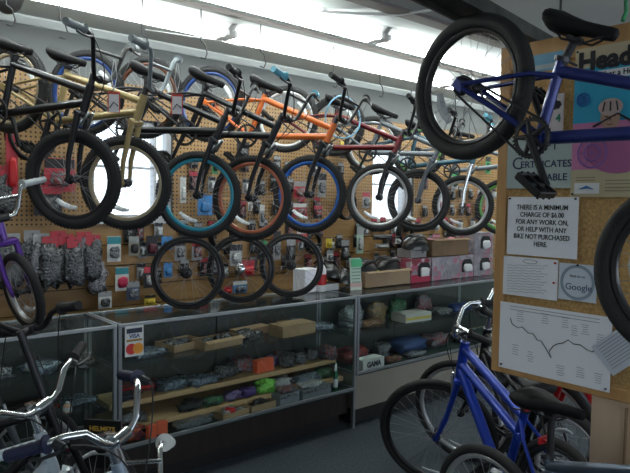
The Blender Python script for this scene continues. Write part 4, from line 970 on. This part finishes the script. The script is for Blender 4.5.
# list sheet with scribble lines
inkg = mat('grey ink', (.22, .23, .26), .8)
t, W, H = sheet(504, 255.5, 557, 301, paper, 'text_sheet', 'white sheet covered in slanting handwritten lines left of the round logo sheet', off=.0)
b = MB(); random.seed(3)
for k in range(11):
    v = H*.30-k*H*.068
    pts = [(-.0014, W*.42-W*.80*q/14-0, v+.002*math.sin(q*2.1+k)+.012*(q/14-.5)*-(-1)) for q in range(14-(k % 3))]
    b.tube(pts, .0007, 3)
b.tube([(-.0014, -.03*math.cos(a), H*.40+.008*math.sin(a)) for a in [2*PI*k/20 for k in range(20)]], .0008, 4, False, True)
b.build('handwriting', inkg, t); pins(t, [(W*.45, H*.42), (W*.44, -.01)], red)
# round logo sheet
t, W, H = sheet(559.5, 262.5, 596, 303.5, mat('bluish paper', (.66, .72, .80), .7), 'round_logo_sheet', 'bluish white square sheet with a grey ring and a search company name', off=.0)
b = MB(); b.lathe([(W*.455, -.0005), (W*.455, .0005), (W*.38, .0005), (W*.38, -.0005)], (-.0014, 0, 0), 'x', 40, False); b.build('printed_ring', mat('ring grey blue', (.30, .38, .46), .7), t)
text('Find us on', .014, MT(0, .022), inkg, t); text('Google', .034, MT(.005, -.018), mat('blue grey ink', (.06, .10, .22), .7), t)
pins(t, [(0, H*.47)])
# map sheet
y1, zt = bp(501, 301); y0, _ = bp(613, 318); _, zb = bp(500, 366.5)
t, W, H = sheet(0, 0, 0, 0, paper, 'route_map_sheet', 'large white sheet with a jagged route line, lowest on the board', off=.003, yr=(y0, y1, zb, zt))
def mpz(px, py):
    a, c = bp(px, py, .006); return (-.0016, a-(y0+y1)/2, c-(zt+zb)/2)
b = MB(); b.tube([mpz(*p) for p in [(510, 318), (512, 324), (518, 328), (522, 327), (528, 333), (533, 334), (537, 340), (541, 341), (546, 349), (551, 358), (549, 351), (553, 346), (557, 344), (563, 343), (568, 340), (573, 344), (580, 345), (587, 350), (592, 352), (598, 348), (604, 345), (608, 342)]], .0016, 4)
b.build('route_line', ink, t)
b = MB(); random.seed(5)
for cx, cyy in ((520, 312), (545, 314), (565, 318), (585, 325), (515, 345), (530, 352), (560, 366), (580, 368), (598, 374), (574, 326), (600, 335)):
    b = MB()
    for k in range(5):
        p = mpz(cx, cyy+k*2.3); b.box((p[0], p[1], p[2]), (.0006, random.uniform(.018, .032), .0014))
    b.build('printed_paragraph', inkg, t)
if 1: pins(t, [(W*.47, -H*.46), (-W*.47, -H*.45)])
b = MB(); 
for k in range(2): b.box((-.0016, 0, H*.45-k*.012), (.0006, W*.8, .0018))
b.build('title_lines', inkg, t)
# leaning paper at right
t, W, H = sheet(598, 330, 640, 372, mat('bluish paper 2', (.62, .66, .74), .7), 'slanted_leaflet', 'leaflet pinned at a slant at the lower right of the board', off=.006, rot=-42)
b = MB()
for k in range(9): b.box((-.0014, 0, H*.4-k*H*.09), (.0006, W*.78, .0018))
b.build('printed_lines', inkg, t)
t, W, H = sheet(531, 56, 563, 68, mat('sky photo', (.20, .42, .58), .5), 'small_photo_card', 'small blue photo card at the top of the board, partly behind the tyre', off=.0)
MB().box((-.001, 0, -H*.25), (.0008, W*.9, H*.25)).build('printed_hill', mat('hill print', (.45, .5, .5), .6), t)
t, W, H = sheet(547, 95, 563, 132, mat('card white pink', (.62, .55, .55), .6), 'number_card', 'narrow card bearing a green numeral behind the crank arm', off=.0)
text('4', .04, MT(.014, -.02), mat('green ink', (.02, .25, .15), .7), t, bold=.001)
# helmets sign beside the left showcase
hs = empty('helmet_rule_sign', (1.08, 2.69, .42), (0, 0, R(-48)), 'black sign headed helmets in yellow letters behind the parked bicycles', 'sign')
MB().box((0, 0, .10), (.17, .012, .22)).build('panel', mat('sign black', (.012, .012, .012), .4), hs)
text('HELMETS', .030, basis((0, -.0068, .17), (1, 0, 0), (0, 0, 1), (0, -1, 0)), mat('sign yellow', (.75, .45, .08), .6), hs, bold=.001)
b = MB()
for k in range(3): b.box((0, -.007, .135-k*.016), (.13-.01*k, .001, .005))
b.build('small_lines', mat('sign white', (.6, .6, .6), .6), hs)
b = MB()
for k in range(2): b.box((0, -.007, .08-k*.016), (.12, .001, .006))
b.build('red_lines', red, hs)
MB().tube([(0, .03, -.41), (0, .02, .1)], .01, 8).build('post', drk, hs); MB().lathe([(.001, -.405), (.10, -.405), (.09, -.39), (.001, -.385)], (0, .03, 0)).build('foot', drk, hs)
